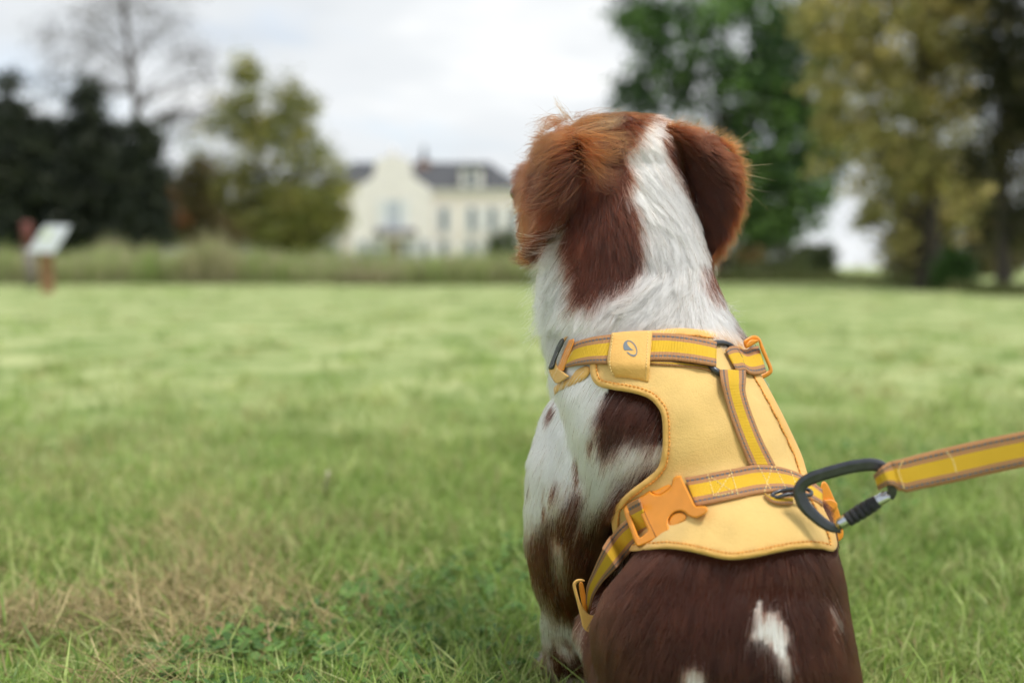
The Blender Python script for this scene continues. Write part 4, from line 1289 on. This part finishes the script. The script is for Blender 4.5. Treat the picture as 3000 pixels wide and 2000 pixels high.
# black ring that joins the straps
rp = spline([VP(2092, 1006, .005), VP(2122, 1006, .006), VP(2148, 1020, .006), VP(2166, 1046, .006), VP(2176, 1074, .006), VP(2172, 1092, .006), VP(2146, 1100, .006), VP(2118, 1096, .006), VP(2092, 1082, .006), VP(2078, 1062, .005), VP(2072, 1036, .004), VP(2078, 1016, .004)], 70, True)
V, F = tube_closed(rp, 0.0031, 10)
part('ring', V, F, m_black, harness)
# short strap from the ring to the right buckle
strap('neck_strap', [(2128, 1022), (2140, 1014), (2160, 1014), (2182, 1024), (2200, 1018), (2222, 1012)], [(2158, 1080), (2166, 1084), (2184, 1082), (2200, 1092), (2222, 1094), (2246, 1088)], harness, [.014, .015, .013, .011, .010, .010], 40, u0=.3)
# right neck buckle: open orange frame standing beyond the panel edge
sd = lambda px, py: vd(2190, 1050) - 0.004 + (np.asarray(px, float) - 2190) * 0.00018
plate('buckle', spline([(2178, 1000), (2196, 986), (2212, 982), (2226, 990), (2236, 1012), (2252, 1050), (2263, 1078), (2262, 1092), (2250, 1102), (2232, 1110), (2226, 1100), (2246, 1088), (2252, 1082), (2244, 1060), (2228, 1022), (2222, 1000), (2210, 996), (2198, 1006), (2190, 1020), (2183, 1018)], 90, True), m_orange, harness, sd, 0.007)
plate('buckle_latch', spline([(2186, 1008), (2198, 996), (2214, 994), (2224, 998), (2216, 1004), (2200, 1014), (2186, 1019)], 30, True), m_orange, harness, lambda px, py: sd(px, py) - 0.004, 0.006)
# spine strap from the ring down to the girth strap
spine_strap, _ = strap('spine_strap', [(2110, 1082), (2114, 1110), (2122, 1145), (2135, 1195), (2152, 1245), (2172, 1300), (2198, 1362)], [(2186, 1084), (2186, 1112), (2184, 1145), (2196, 1190), (2216, 1245), (2240, 1300), (2272, 1362)], harness, [.014, .0145, .009, .0055, .0045, .0045, .0045, .0045, .0045], 70, u0=.1)
# girth strap across the back
GA = [(2006, 1398), (2050, 1391), (2111, 1379), (2160, 1370), (2213, 1361), (2270, 1364), (2330, 1380), (2370, 1402), (2410, 1432)]
GB = [(2038, 1479), (2080, 1471), (2137, 1459), (2180, 1450), (2213, 1443), (2270, 1436), (2320, 1436), (2370, 1456), (2412, 1480)]
girth, GQ = strap('girth_strap', GA, GB, harness, 0.0055, 70)
def zig(poly): return resample(np.array(poly, float), 60)
gdep = lambda px, py: vd(px, py) - 0.0055
for z in ([(2074, 1389), (2094, 1460)], [(2140, 1376), (2164, 1452)], [(2084, 1398), (2150, 1442), (2096, 1452), (2142, 1385)], [(2222, 1364), (2260, 1436)], [(2262, 1366), (2240, 1440)], [(2270, 1366), (2306, 1436)], [(2318, 1380), (2340, 1440)]):
    stitches('seam', zig(z), girth, 0.0006, 10, 6, m_pale, 0.0005, depth=gdep)
# left side-release buckle
def k3(x_, y_): return (1780 + x_ / 5.6, 1360 + y_ / 5.6)
BO = [k3(*q) for q in ((262, 735), (290, 680), (400, 595), (500, 540), (590, 490), (690, 428), (730, 470), (790, 498), (850, 500), (920, 465), (1000, 405), (1045, 350), (1060, 280), (1085, 215), (1130, 190), (1205, 180), (1225, 235), (1280, 350), (1350, 490), (1430, 660), (1455, 690), (1540, 675), (1620, 688), (1650, 730), (1635, 780), (1560, 835), (1460, 875), (1400, 870), (1310, 830), (1270, 785), (1200, 760), (1110, 775), (1040, 830), (1000, 890), (990, 960), (1010, 1040), (1030, 1090), (1000, 1120), (900, 1170), (800, 1215), (690, 1270), (560, 1330), (500, 1345), (455, 1310), (420, 1210), (340, 990), (285, 840))]
BH = [k3(*q) for q in ((345, 740), (400, 685), (455, 645), (480, 680), (540, 820), (600, 940), (650, 1050), (660, 1085), (620, 1130), (560, 1180), (525, 1200), (500, 1160), (440, 1000), (380, 840))]
bd_ = flatd([(1840, 1500), (1870, 1590), (2000, 1410), (2060, 1490), (1950, 1500)], 0.0135)
side = plate('side_buckle', np.array(BO), m_orange, harness, bd_, 0.010, [np.array(BH)], 0.0016)
plate('latch', spline([k3(*q) for q in ((1005, 940), (1030, 860), (1100, 800), (1200, 785), (1275, 820), (1290, 870), (1260, 920), (1150, 985), (1040, 1035), (1015, 1000))], 40, True), m_orange, side, lambda px, py: bd_(px, py) + 0.002, 0.007)
plate('latch', spline([k3(*q) for q in ((700, 440), (800, 420), (900, 370), (1000, 330), (1040, 345), (1000, 410), (920, 470), (850, 505), (780, 500))], 40, True), m_orange, side, lambda px, py: bd_(px, py) + 0.0035, 0.006)
gr = np.array([k3(505, 545), k3(600, 760), k3(700, 980), k3(800, 1190)])
V, F = tube(P(gr[:, 0], gr[:, 1], bd_(gr[:, 0], gr[:, 1]) + 0.0002), 0.0005, 5)
part('seam_line', V, F, plain('dark_orange', (0.35, 0.11, 0.01), 0.5), side)
# strap passing behind the buckle window and running down round the ribs
bw = lambda px, py: bd_(px, py) + 0.007
strap('girth_strap', [(1836, 1478), (1870, 1460)], [(1872, 1590), (1910, 1570)], harness, 0, 12, depth=[float(bd_(1850, 1520)) + .005, float(bd_(1890, 1520)) + .005], u0=.02)
d0 = float(bd_(1850, 1540)) + 0.008
strap('girth_strap', [(1842, 1520), (1826, 1530), (1800, 1556), (1772, 1596), (1752, 1636), (1735, 1676), (1722, 1706), (1716, 1740), (1717, 1785)],
      [(1872, 1590), (1858, 1602), (1824, 1643), (1794, 1675), (1768, 1702), (1750, 1726), (1738, 1748), (1730, 1775), (1724, 1800)], harness, 0, 70,
      depth=[d0, d0 + .004, d0 + .016, .895, .908, .92, .932, .944, .956], u0=.05)
# keeper and slider at the flank
kd = lambda px, py: 0.975 + 0.0 * np.asarray(px, float)
plate('keeper_loop', spline([(1708, 1696), (1714, 1702), (1696, 1704), (1688, 1712), (1690, 1728), (1700, 1762), (1712, 1784), (1730, 1800), (1760, 1806), (1760, 1852), (1732, 1853), (1716, 1846), (1706, 1832), (1702, 1812), (1690, 1764), (1678, 1718), (1680, 1704), (1692, 1695)], 90, True), m_bind, harness, lambda px, py: 0.940 + 0.0 * np.asarray(px, float), 0.006)
plate('slider', spline([(1696, 1710), (1709, 1710), (1722, 1790), (1710, 1784), (1702, 1756)], 40, True), m_orange, harness, lambda px, py: 0.950 + 0.0 * np.asarray(px, float), 0.006)
# right girth buckle seen edge-on at the far side
rd = lambda px, py: vd(2400, 1450) + 0.010 + (np.asarray(px, float) - 2400) * 0.0004
plate('side_buckle', spline([(2408, 1412), (2422, 1414), (2440, 1450), (2456, 1490), (2464, 1520), (2470, 1550), (2471, 1570), (2462, 1582), (2448, 1585), (2436, 1560), (2424, 1530), (2412, 1500), (2404, 1475), (2402, 1440)], 60, True), m_orange, harness, rd, 0.010)
plate('latch', spline([(2402, 1472), (2412, 1464), (2436, 1462), (2452, 1472), (2452, 1486), (2440, 1496), (2420, 1498), (2406, 1490)], 40, True), m_orange, harness, lambda px, py: rd(px, py) - 0.006, 0.012)
# leash ring under the girth strap and its tab
V, F = tube_closed(spline([VP(2262, 1448, .006), VP(2290, 1436, .014), VP(2330, 1431, .021), VP(2362, 1432, .026), VP(2377, 1441, .028), VP(2372, 1450, .027), VP(2350, 1449, .024), VP(2310, 1447, .017), VP(2276, 1456, .007)], 70, True), 0.0017, 10, up=(0, -.4, 1))
part('leash_ring', V, F, m_black, harness)
strap('ring_tab', [(2240, 1440), (2256, 1450), (2280, 1453), (2324, 1450)], [(2240, 1448), (2258, 1464), (2282, 1473), (2324, 1474)], harness, 0.006, 24, u0=.01)

# ------------------------------------------------------------------ carabiner
def k4(x_, y_): return (2240 + x_ / 4.9, 1320 + y_ / 4.9)
cb = float(vd(2340, 1470)) - 0.022
cdep = lambda px: cb - (np.asarray(px, float) - 2330) * 0.00008
body = [k4(*q) for q in ((1090, 1130), (960, 1100), (820, 1020), (680, 900), (570, 780), (515, 660), (500, 570), (540, 480), (640, 410), (800, 350), (1000, 290), (1250, 230), (1480, 200), (1620, 210), (1720, 270), (1790, 380), (1830, 500), (1830, 600), (1790, 680))]
bp_ = spline([(*q, 0) for q in body], 90)[:, :2]
cpath = P(bp_[:, 0], bp_[:, 1], cdep(bp_[:, 0]))
tt = np.linspace(0, 1, 90)
rad = np.interp(tt, [0, .08, .25, .36, .42, .6, .75, .82, .9, 1], [.0034, .0046, .0057, .0053, .0055, .0056, .0056, .0052, .0046, .0036])
carab = thing('carabiner', cpath[30], 'black metal locking carabiner clipped to the harness ring', 'carabiner')
nrm = np.array([0, -1.0, 0])
Tn = np.gradient(cpath, axis=0); Tn /= np.linalg.norm(Tn, axis=1)[:, None]
Sd = np.cross(Tn, nrm); Sd /= np.linalg.norm(Sd, axis=1)[:, None]
prof = [(-1, .0), (-.86, .42), (-.5, .60), (.5, .60), (.86, .42), (1, 0), (.86, -.42), (.5, -.6), (-.5, -.6), (-.86, -.42)]
V, F = loft([np.array([cpath[i] + rad[i] * (a * Sd[i] + c * nrm * 0.95) for a, c in prof]) for i in range(90)])
part('frame', V, F, m_black, carab, smooth=False)
gA, gB = np.array(k4(1075, 1060)), np.array(k4(1760, 640))
ga, gb = P(*gA, cdep(gA[0])), P(*gB, cdep(gB[0]))
ax_ = gb - ga
def lathe(name, prof_, mat, parent):
    pth = np.array([ga + ax_ * t_ for t_, r_ in prof_])
    V_, F_ = tube(pth, [r_ * 0.76 for t_, r_ in prof_], 18, up=(0, -1, 0))
    ob = part(name, V_, F_, mat, parent)
    return ob
m_steel = plain('polished_steel', (0.55, 0.58, 0.62), 0.18, metal=1.0, var=0.05)
m_sleeve = plain('knurled_sleeve', (0.04, 0.042, 0.048), 0.45, metal=0.4, var=0.3, scale=500, bump=0.8, bscale=1400)
gate = lathe('gate', [(-.03, .0045), (0, .0062), (.02, .0068), (.22, .0068), (.8, .0066), (.98, .0062), (1.04, .004)], m_steel, carab)
sl = [(.16, .0068), (.165, .0078), (.26, .0080), (.265, .0072), (.28, .0072), (.285, .0083), (.37, .0083), (.375, .0074), (.39, .0074), (.395, .0085), (.49, .0085), (.495, .0075), (.51, .0075), (.515, .0085), (.60, .0085), (.605, .0075), (.62, .0075), (.625, .0083), (.70, .0083), (.705, .0078), (.80, .0074), (.805, .0066)]
lathe('sleeve', sl, m_sleeve, carab)
lathe('pin', [(-.06, .002), (-.055, .0042), (-.03, .0045), (-.02, .003)], plain('brass', (0.6, 0.42, 0.15), 0.3, metal=1.0), carab)

# ------------------------------------------------------------------ leash
lb = cdep(2620)
leash = thing('leash', P(2800, 1350, 0.80), 'yellow and tan striped webbing leash running out of the photo on the right', 'leash')
LT = [(2612, 1352), (2640, 1346), (2700, 1330), (2800, 1306), (2900, 1284), (3000, 1264), (3200, 1222), (3500, 1150)]
LBt = [(2626, 1420), (2652, 1441), (2700, 1432), (2800, 1412), (2900, 1389), (3000, 1367), (3200, 1322), (3500, 1250)]
strap('band', LT, LBt, leash, 0, 110, depth=[lb - .008, lb - .008, lb - .012, lb - .02, lb - .03, lb - .04, lb - .06, lb - .09])
strap('loop', [(2610, 1352), (2600, 1358), (2580, 1372), (2564, 1386), (2558, 1392), (2563, 1388), (2580, 1372)], [(2640, 1438), (2626, 1424), (2604, 1420), (2584, 1428), (2572, 1436), (2580, 1430), (2600, 1420)], leash, 0, 50, mat=None, depth=[lb - .0085, lb - .011, lb - .013, lb - .011, lb - .003, lb + .008, lb + .010], u0=.003)
ldep = lambda px, py: np.interp(px, [2600, 2700, 2800, 2900, 3000], [lb - .0085, lb - .0125, lb - .0205, lb - .0305, lb - .0405])
o1 = resample(np.array([(2774, 1322), (2792, 1346), (2800, 1372), (2804, 1392)], float), 40)
stitches('seam', o1, leash, 0.001, 9, 6, m_pale, 0.0005, depth=ldep)
o1 = resample(np.array([(2645, 1350), (2632, 1378), (2650, 1432)], float), 40)
stitches('seam', o1, leash, 0.001, 9, 6, m_pale, 0.0005, depth=ldep)

# ------------------------------------------------------------------ fur
# px, py, direction (dx, dy) in the picture, length mm, lift degrees
FLOW = np.array([
    (1790, 345, .1, 1, 12, 10), (1700, 350, -.3, 1, 14, 14), (1900, 430, .25, 1, 24, 12), (1880, 520, .2, 1, 30, 12), (1950, 600, .35, 1, 34, 12), (2010, 680, .2, 1, 34, 14), (1930, 720, .15, 1, 38, 14), (1990, 790, -.35, .9, 38, 16),
    (1930, 820, -.6, .8, 42, 18), (1890, 880, -.9, .45, 44, 20), (1960, 900, -.5, .8, 40, 18), (2040, 900, -.15, 1, 36, 14), (2100, 900, .3, 1, 36, 18), (2150, 950, .7, .7, 34, 22),
    (1760, 560, -.1, 1, 28, 10), (1780, 680, -.1, 1, 34, 10), (1770, 800, -.2, 1, 36, 10), (1700, 700, -.3, .95, 34, 12), (1700, 840, -.3, 1, 38, 12), (1640, 700, -.6, .75, 44, 24), (1610, 760, -.85, .5, 46, 28),
    (1600, 840, -.8, .6, 44, 30), (1610, 920, -.7, .7, 40, 28), (1680, 930, -.35, .9, 38, 18), (1780, 930, -.4, .9, 40, 16), (1860, 950, -.4, .9, 36, 14),
    (1680, 1180, -.3, 1, 20, 8), (1600, 1300, -.25, 1, 20, 9), (1560, 1460, -.1, 1, 20, 9), (1660, 1380, -.15, 1, 22, 8), (1800, 1230, -.25, 1, 20, 8), (1860, 1330, -.35, 1, 26, 9), (1760, 1420, -.5, .9, 30, 10), (1850, 1420, -.65, .8, 34, 11),
    (1760, 1520, -.5, .9, 32, 11), (1620, 1580, .0, 1, 22, 9), (1560, 1640, .1, 1, 20, 10), (1630, 1720, .25, 1, 24, 9), (1700, 1650, -.15, 1, 32, 9), (1690, 1780, .1, 1, 30, 10), (1620, 1800, -.2, 1, 22, 18), (1650, 1880, .15, 1, 18, 8), (1620, 1950, .25, 1, 18, 9), (1690, 1950, .8, .1, 24, 10), (1660, 2060, .1, 1, 16, 9),
    (2000, 1700, -.25, 1, 24, 4), (1800, 1740, -.55, .85, 24, 5), (1880, 1640, -.4, .9, 24, 4), (2250, 1680, .0, 1, 24, 4), (2250, 1880, .08, 1, 25, 4), (2440, 1750, .25, 1, 22, 5), (2470, 1950, .2, 1, 24, 5), (1800, 1900, -.2, 1, 25, 4), (2050, 1950, -.08, 1, 25, 4), (2350, 1500, .3, 1, 16, 6), (2200, 1300, .1, 1, 14, 5),
    # left ear
    (1700, 400, -.75, .45, 22, 16), (1640, 390, -.9, .35, 24, 16), (1590, 440, -.8, .6, 22, 12), (1650, 480, -.8, .6, 26, 10), (1700, 520, -.6, .8, 28, 10), (1600, 560, -.7, .75, 28, 9), (1550, 600, -.4, .9, 20, 10), (1640, 640, -.7, .75, 30, 10), (1560, 690, -.2, 1, 16, 9), (1540, 740, -.05, 1, 9, 8),
    # right ear
    (1980, 390, .95, .15, 20, 16), (2050, 400, .95, .25, 22, 18), (2120, 440, .85, .55, 22, 15), (2040, 470, .6, .8, 28, 10), (2090, 520, .45, .9, 30, 9), (2160, 520, .6, .85, 20, 12), (2080, 620, .3, 1, 34, 10), (2140, 640, .3, 1, 24, 16), (2080, 720, .05, 1, 22, 10),
], float)
def flow(px, py):
    d2 = (px[:, None] - FLOW[:, 0]) ** 2 + (py[:, None] - FLOW[:, 1]) ** 2
    w = 1.0 / (d2 + 28.0 ** 2) ** 1.6
    w /= w.sum(1)[:, None]
    v = w @ FLOW[:, 2:]
    return v[:, 0], v[:, 1], v[:, 2] / 1000.0, np.radians(v[:, 3])
fn = np.cross(bv[tri[:, 1]] - bv[tri[:, 0]], bv[tri[:, 2]] - bv[tri[:, 0]])
area = np.linalg.norm(fn, axis=1) / 2
fn /= (2 * area[:, None] + 1e-12)
fc = bv[tri].mean(1)
fpx, fpy = proj(fc)
facing = (fn * (CAM - fc)).sum(1) / np.linalg.norm(CAM - fc, axis=1)
dens = np.where(facing > -0.35, 1.0, 0.22) * np.where(fpy > 2120, 0.3, 1.0)
dens *= 1 + 0.5 * (fpy < 1000)
# no fur under the harness
STRAPS = [OUT, np.array(NA + NBt[::-1])]
cov = np.zeros(len(fc), bool)
for q in STRAPS:
    cov |= inpoly(fpx, fpy, q)
cov &= (facing > 0) & (np.abs(fc[:, 1] - vd(fpx, fpy)) < 0.05)
dens[cov] = 0
NH = 330000
pr = area * dens
fi = rng.choice(len(tri), NH, p=pr / pr.sum())
r1, r2 = np.sqrt(rng.random(NH)), rng.random(NH)
w3 = np.stack([1 - r1, r1 * (1 - r2), r1 * r2], -1)
root = (bv[tri[fi]] * w3[..., None]).sum(1)
nrm_ = (vn[tri[fi]] * w3[..., None]).sum(1)
nrm_ /= np.linalg.norm(nrm_, axis=1)[:, None]
px, py = proj(root)
dx, dy, ln, lift = flow(px, py)
dnm = np.hypot(dx, dy) + 1e-6
# a hair shows its colour about half its length below its root
midp = root + np.stack([dx / dnm, np.zeros(NH), -dy / dnm], -1) * (ln * 0.55)[:, None]
col, isbr, _, _, orange = coat(midp)
# ear weight: close to an ear flap and on its outer side
earw = np.zeros(NH)
cand = np.where((py < 800) & (py > 340) & ((px < 1770) | (px > 1920)))[0]
for i in cand:
    v_ = Vector(root[i])
    for bq in EARBVH:
        h_ = bq.find_nearest(v_, 0.008)
        if h_[0] is not None:
            earw[i] = 1
# orange-brown ear hair, with the backlit glow of rims and tops painted in
eo = earw * (-0.05 + 0.28 * snoise(root, 70, 71) + np.maximum(0.8 * sm(px, 2060, 2170), 0.55 * sm(px, 1580, 1525)) + 0.40 * sm(py, 450, 370))
eo = np.clip(eo, 0, 1) * isbr
crown_ = 0.35 * isbr * (1 - earw) * sm(py, 430, 350)
mixw = np.clip(eo + crown_, 0, 1)[:, None]
col = col * (1 - mixw) + orange * mixw
col *= np.where(isbr[:, None], rng.uniform(0.72, 1.22, (NH, 1)), rng.uniform(0.90, 1.03, (NH, 1)))
stray = (rng.random(NH) < 0.035) & ~isbr
col[stray] = np.array([0.22, 0.13, 0.085])
tips = (rng.random(NH) < 0.10) & isbr
col[tips] *= 1.5
dark_tip = earw * sm(py, 670, 725) * (px < 1610) * sm(px, 1524, 1540) + earw * sm(py, 690, 750) * (px > 2040) * 0.6
col = col * (1 - 0.75 * dark_tip)[:, None]
col = np.clip(col, 0.003, 0.94)
ang = 0.30 * snoise(root, 45, 72) + 0.16 * snoise(root, 140, 73) + rng.normal(0, 0.10, NH)
loose = np.where(py < 1010, 1.0, 0.45)
ang *= loose
ca_, sa_ = np.cos(ang), np.sin(ang)
dx, dy = dx * ca_ - dy * sa_, dx * sa_ + dy * ca_
dir3 = np.stack([dx, np.zeros(NH), -dy], -1)
dir3 -= nrm_ * (dir3 * nrm_).sum(1)[:, None]
dn = np.linalg.norm(dir3, axis=1)
flatq = dn < 0.15
dir3[flatq] += np.cross(nrm_[flatq], (1.0, 0, 0)) * 0.3
dir3 /= np.linalg.norm(dir3, axis=1)[:, None] + 1e-9
ln = ln * rng.uniform(0.65, 1.2, NH)
lift = lift * rng.uniform(0.5, 1.4, NH)
K = 7
pts = np.zeros((NH, K, 3))
pts[:, 0] = root - nrm_ * 0.0008
side3 = np.cross(nrm_, dir3)
wv = rng.uniform(0, 6.28, NH)
wa = rng.normal(0, 0.16, NH) * loose
for k in range(1, K):
    t_ = k / (K - 1)
    a_ = lift * (1.9 - 1.7 * t_)
    sdw = wa * np.sin(3.0 * t_ + wv)
    stp = dir3 * np.cos(a_)[:, None] + nrm_ * np.sin(a_)[:, None] + side3 * sdw[:, None]
    pts[:, k] = pts[:, k - 1] + stp * (ln / (K - 1))[:, None]
# locks: random tone for each, streaks also standing in for the rump's sheen
# locks: tips gather towards a neighbouring guide hair
gi = rng.choice(NH, NH // 26, replace=False)
kd_ = KDTree(len(gi))
for i, g in enumerate(gi):
    kd_.insert(Vector(root[g]), i)
kd_.balance()
own = np.array([kd_.find(Vector(q))[1] for q in root])
g = gi[own]
lock = rng.normal(size=len(gi))[own]
col = col * np.where(isbr, np.exp(0.26 * lock), np.clip(1 - 0.06 * np.abs(lock), 0.7, 1))[:, None]
col = np.clip(col, 0.003, 0.94)
same = (isbr == isbr[g]) & ((nrm_ * nrm_[g]).sum(1) > 0.6)
wcl = np.where(same, np.where(py < 1010, np.where(isbr, 0.55, 0.8), 0.22), 0.0) * rng.uniform(0.4, 1.2, NH)
tt_ = (np.arange(K) / (K - 1)) ** 1.4
pts += (pts[g] - pts) * (wcl[:, None] * tt_)[..., None]
# keep hairs from standing through the harness panel: drop those that end above it
tpx, tpy = proj(pts[:, -1])
KEEP = [(1596, 985), (1660, 978), (1700, 990), (1760, 985), (1800, 975), (1800, 1070), (1740, 1080), (1720, 1110), (1650, 1135), (1610, 1130)]
bad = np.zeros(len(pts), bool)
for k in range(1, K):
    qx, qy = proj(pts[:, k])
    bad |= inpoly(qx, qy, KEEP) & (pts[:, k, 1] < vd(qx, qy) + 0.004)
bad |= inpoly(tpx, tpy, OUT) & (pts[:, -1, 1] < vd(tpx, tpy) + 0.002) & (py > 960)
kp = ~bad | (rng.random(len(bad)) < 0.04)
pts, col, hl = pts[kp], col[kp], ln[kp]
rad_ = np.repeat(np.linspace(1, 0.25, K)[None], len(pts), 0) * np.where(isbr[kp], 0.00017, 0.00019)[:, None]

# loose strands and fringes
X, XC, XR = [], [], []
def strands(path, count, spread, tipspread, colr, k=K, r=0.00013, lenj=0.25):
    """a wisp of single hairs along (px, py, depth) points"""
    sp_ = spline(path, 24)
    for _ in range(count):
        e = 1 - lenj * random.random()
        q = resample(sp_[:max(6, int(24 * e))], k)
        o0 = np.append(rng.normal(size=2) * spread, rng.normal() * spread * 0.0004)
        o1 = np.append(rng.normal(size=2) * tipspread, rng.normal() * tipspread * 0.0004)
        t_ = np.linspace(0, 1, k)[:, None]
        q = q + o0 * (1 - t_) + o1 * t_ ** 1.5
        q[:, :2] += rng.normal(size=2) * 5 * np.sin(t_ * math.pi)
        X.append(P(q[:, 0], q[:, 1], q[:, 2])); XC.append(np.array(colr) * (rng.uniform(0.6, 1.3) if colr[0] < .7 else rng.uniform(.9, 1.03))); XR.append(np.linspace(1, .25, k) * r)
OR, OR2, WH, BR = (0.17, 0.038, 0.0075), (0.34, 0.125, 0.038), (0.90, 0.88, 0.83), (0.15, 0.05, 0.02)
# tuft at the root of the left ear, blown to the right
strands([(1690, 395, 1.02), (1745, 400, 1.012), (1800, 405, 1.01), (1862, 418, 1.015)], 110, 16, 20, OR)
strands([(1700, 420, 1.02), (1750, 445, 1.012), (1800, 450, 1.01), (1850, 430, 1.015)], 110, 16, 22, OR)
strands([(1690, 390, 1.02), (1750, 372, 1.012), (1800, 360, 1.01), (1832, 325, 1.02)], 60, 14, 9, OR2)
strands([(1710, 430, 1.02), (1745, 470, 1.012), (1770, 500, 1.012), (1815, 515, 1.02)], 120, 18, 24, OR)
strands([(1720, 470, 1.022), (1750, 510, 1.016), (1765, 540, 1.016), (1800, 545, 1.022)], 90, 18, 20, (0.16, 0.045, 0.012))
strands([(1680, 370, 1.03), (1720, 350, 1.02), (1770, 345, 1.018), (1825, 350, 1.02)], 70, 14, 14, OR)
strands([(1672, 352, 1.05), (1655, 330, 1.04), (1635, 305, 1.04), (1622, 278, 1.045)], 22, 8, 5, OR2)
strands([(1650, 360, 1.06), (1620, 352, 1.05), (1590, 362, 1.05), (1570, 385, 1.055)], 90, 14, 16, OR)
strands([(1690, 400, 1.022), (1630, 400, 1.01), (1580, 430, 1.015), (1548, 480, 1.03)], 80, 14, 26, OR)
strands([(1690, 430, 1.02), (1630, 450, 1.008), (1575, 490, 1.012), (1535, 560, 1.03)], 60, 16, 30, OR)
strands([(1690, 470, 1.02), (1640, 520, 1.008), (1590, 560, 1.012), (1545, 600, 1.03)], 50, 18, 30, (0.18, 0.05, 0.013))
strands([(1690, 520, 1.025), (1650, 580, 1.012), (1600, 610, 1.014), (1548, 625, 1.03)], 45, 16, 26, (0.13, 0.035, 0.01))
strands([(1560, 520, 1.05), (1530, 560, 1.05), (1500, 600, 1.055), (1462, 620, 1.06)], 5, 8, 10, OR2)
# white whisker-like wisps under the left ear
for yy in (690, 715, 740):
    strands([(1640, yy - 15, 1.03), (1590, yy, 1.015), (1545, yy + 10, 1.015), (1500, yy + random.uniform(-15, 15), 1.02)], 6, 12, 14, WH)
for yy, e in ((780, 40), (830, 42), (880, 40), (930, 36), (970, 30)):
    strands([(1630, yy - 18, 1.05), (1600, yy - 5, 1.045), (1578, yy + 10, 1.045), (1562 + random.uniform(-8, 8), yy + e, 1.05)], 130, 18, 20, WH)
for yy in (900, 930, 960):
    strands([(2090, yy - 20, 1.06), (2115, yy - 8, 1.05), (2140, yy + 2, 1.05), (2162, yy + 6, 1.05)], 40, 14, 14, WH)
def fringe(line, out, count, ln_, colr, d0, curl=0.3):
    line = np.array(line, float)
    T = np.gradient(line, axis=0)
    for _ in range(count):
        s = random.random() * (len(line) - 1.001)
        i = int(s); f = s - i
        q = line[i] * (1 - f) + line[i + 1] * f
        t_ = line[i + 1] - line[i]
        t_ = t_ / (np.linalg.norm(t_) + 1e-9)
        nn = np.array([t_[1], -t_[0]]) * out
        a = random.uniform(0.1, 0.9)
        d_ = nn * math.cos(a) + t_ * math.sin(a)
        L_ = ln_ * random.uniform(0.3, 1.15)
        d2_ = d_ + t_ * random.uniform(-.1, curl)
        p0 = q - nn * 8
        path = np.array([(*p0, d0), (*(p0 + d_ * L_ * .5), d0 - .002), (*(p0 + d_ * L_ * .5 + d2_ * L_ * .6), d0)])
        q3 = spline(path, K)
        X.append(P(q3[:, 0], q3[:, 1], q3[:, 2])); XC.append(np.array(colr) * random.uniform(0.7, 1.3)); XR.append(np.linspace(1, .25, K) * 0.00013)
fringe([(1950, 366), (2010, 372), (2070, 386), (2120, 410), (2150, 440)], 1, 420, 42, OR, 1.066)
fringe([(2110, 405), (2150, 440), (2172, 490), (2176, 550), (2166, 610), (2148, 660)], 1, 800, 40, OR, 1.062)
fringe([(2110, 410), (2150, 445), (2172, 500), (2178, 550)], 1, 26, 95, OR2, 1.062, .1)
fringe([(2150, 650), (2125, 700), (2100, 745), (2080, 775)], 1, 300, 26, OR, 1.07)
fringe([(1640, 352), (1590, 380), (1560, 430), (1545, 490), (1528, 550), (1520, 620)], -1, 520, 30, OR, 1.07)
fringe([(1526, 640), (1528, 690), (1516, 725), (1520, 755), (1545, 772)], -1, 260, 20, OR, 1.06)
fringe([(1640, 348), (1700, 336), (1780, 332), (1850, 338)], 1, 160, 22, (0.16, 0.045, 0.012), 1.08)
X = np.array(X); XC = np.clip(np.array(XC), .004, .93); XR = np.array(XR)
allp = np.concatenate([pts, X]) - DOGB
allc = np.concatenate([col, XC])
allr = np.concatenate([rad_, XR])
cd = bpy.data.hair_curves.new('fur')
cd.add_curves([K] * len(allp))
cd.position_data.foreach_set('vector', allp.astype(np.float32).ravel())
ra = cd.attributes.get('radius') or cd.attributes.new('radius', 'FLOAT', 'POINT')
ra.data.foreach_set('value', allr.astype(np.float32).ravel())
c4_ = np.ones((len(allp), 4), np.float32); c4_[:, :3] = allc
ha = cd.attributes.new('hair_color', 'FLOAT_COLOR', 'CURVE')
ha.data.foreach_set('color', c4_.ravel())
m_fur = bpy.data.materials.new('fur')
m_fur.use_nodes = True
t = m_fur.node_tree
t.nodes.clear()
fo_ = t.nodes.new('ShaderNodeOutputMaterial')
hb = t.nodes.new('ShaderNodeBsdfHairPrincipled')
hb.model = 'CHIANG'
hb.parametrization = 'COLOR'
at = t.nodes.new('ShaderNodeAttribute'); at.attribute_name = 'hair_color'
t.links.new(at.outputs['Color'], hb.inputs['Color'])
hb.inputs['Roughness'].default_value = 0.33
hb.inputs['IOR'].default_value = 1.45
hb.inputs['Radial Roughness'].default_value = 0.6
hb.inputs['Coat'].default_value = 0.0
t.links.new(hb.outputs[0], fo_.inputs[0])
cd.materials.append(m_fur)
fur = bpy.data.objects.new('fur', cd)
link(fur, dog)
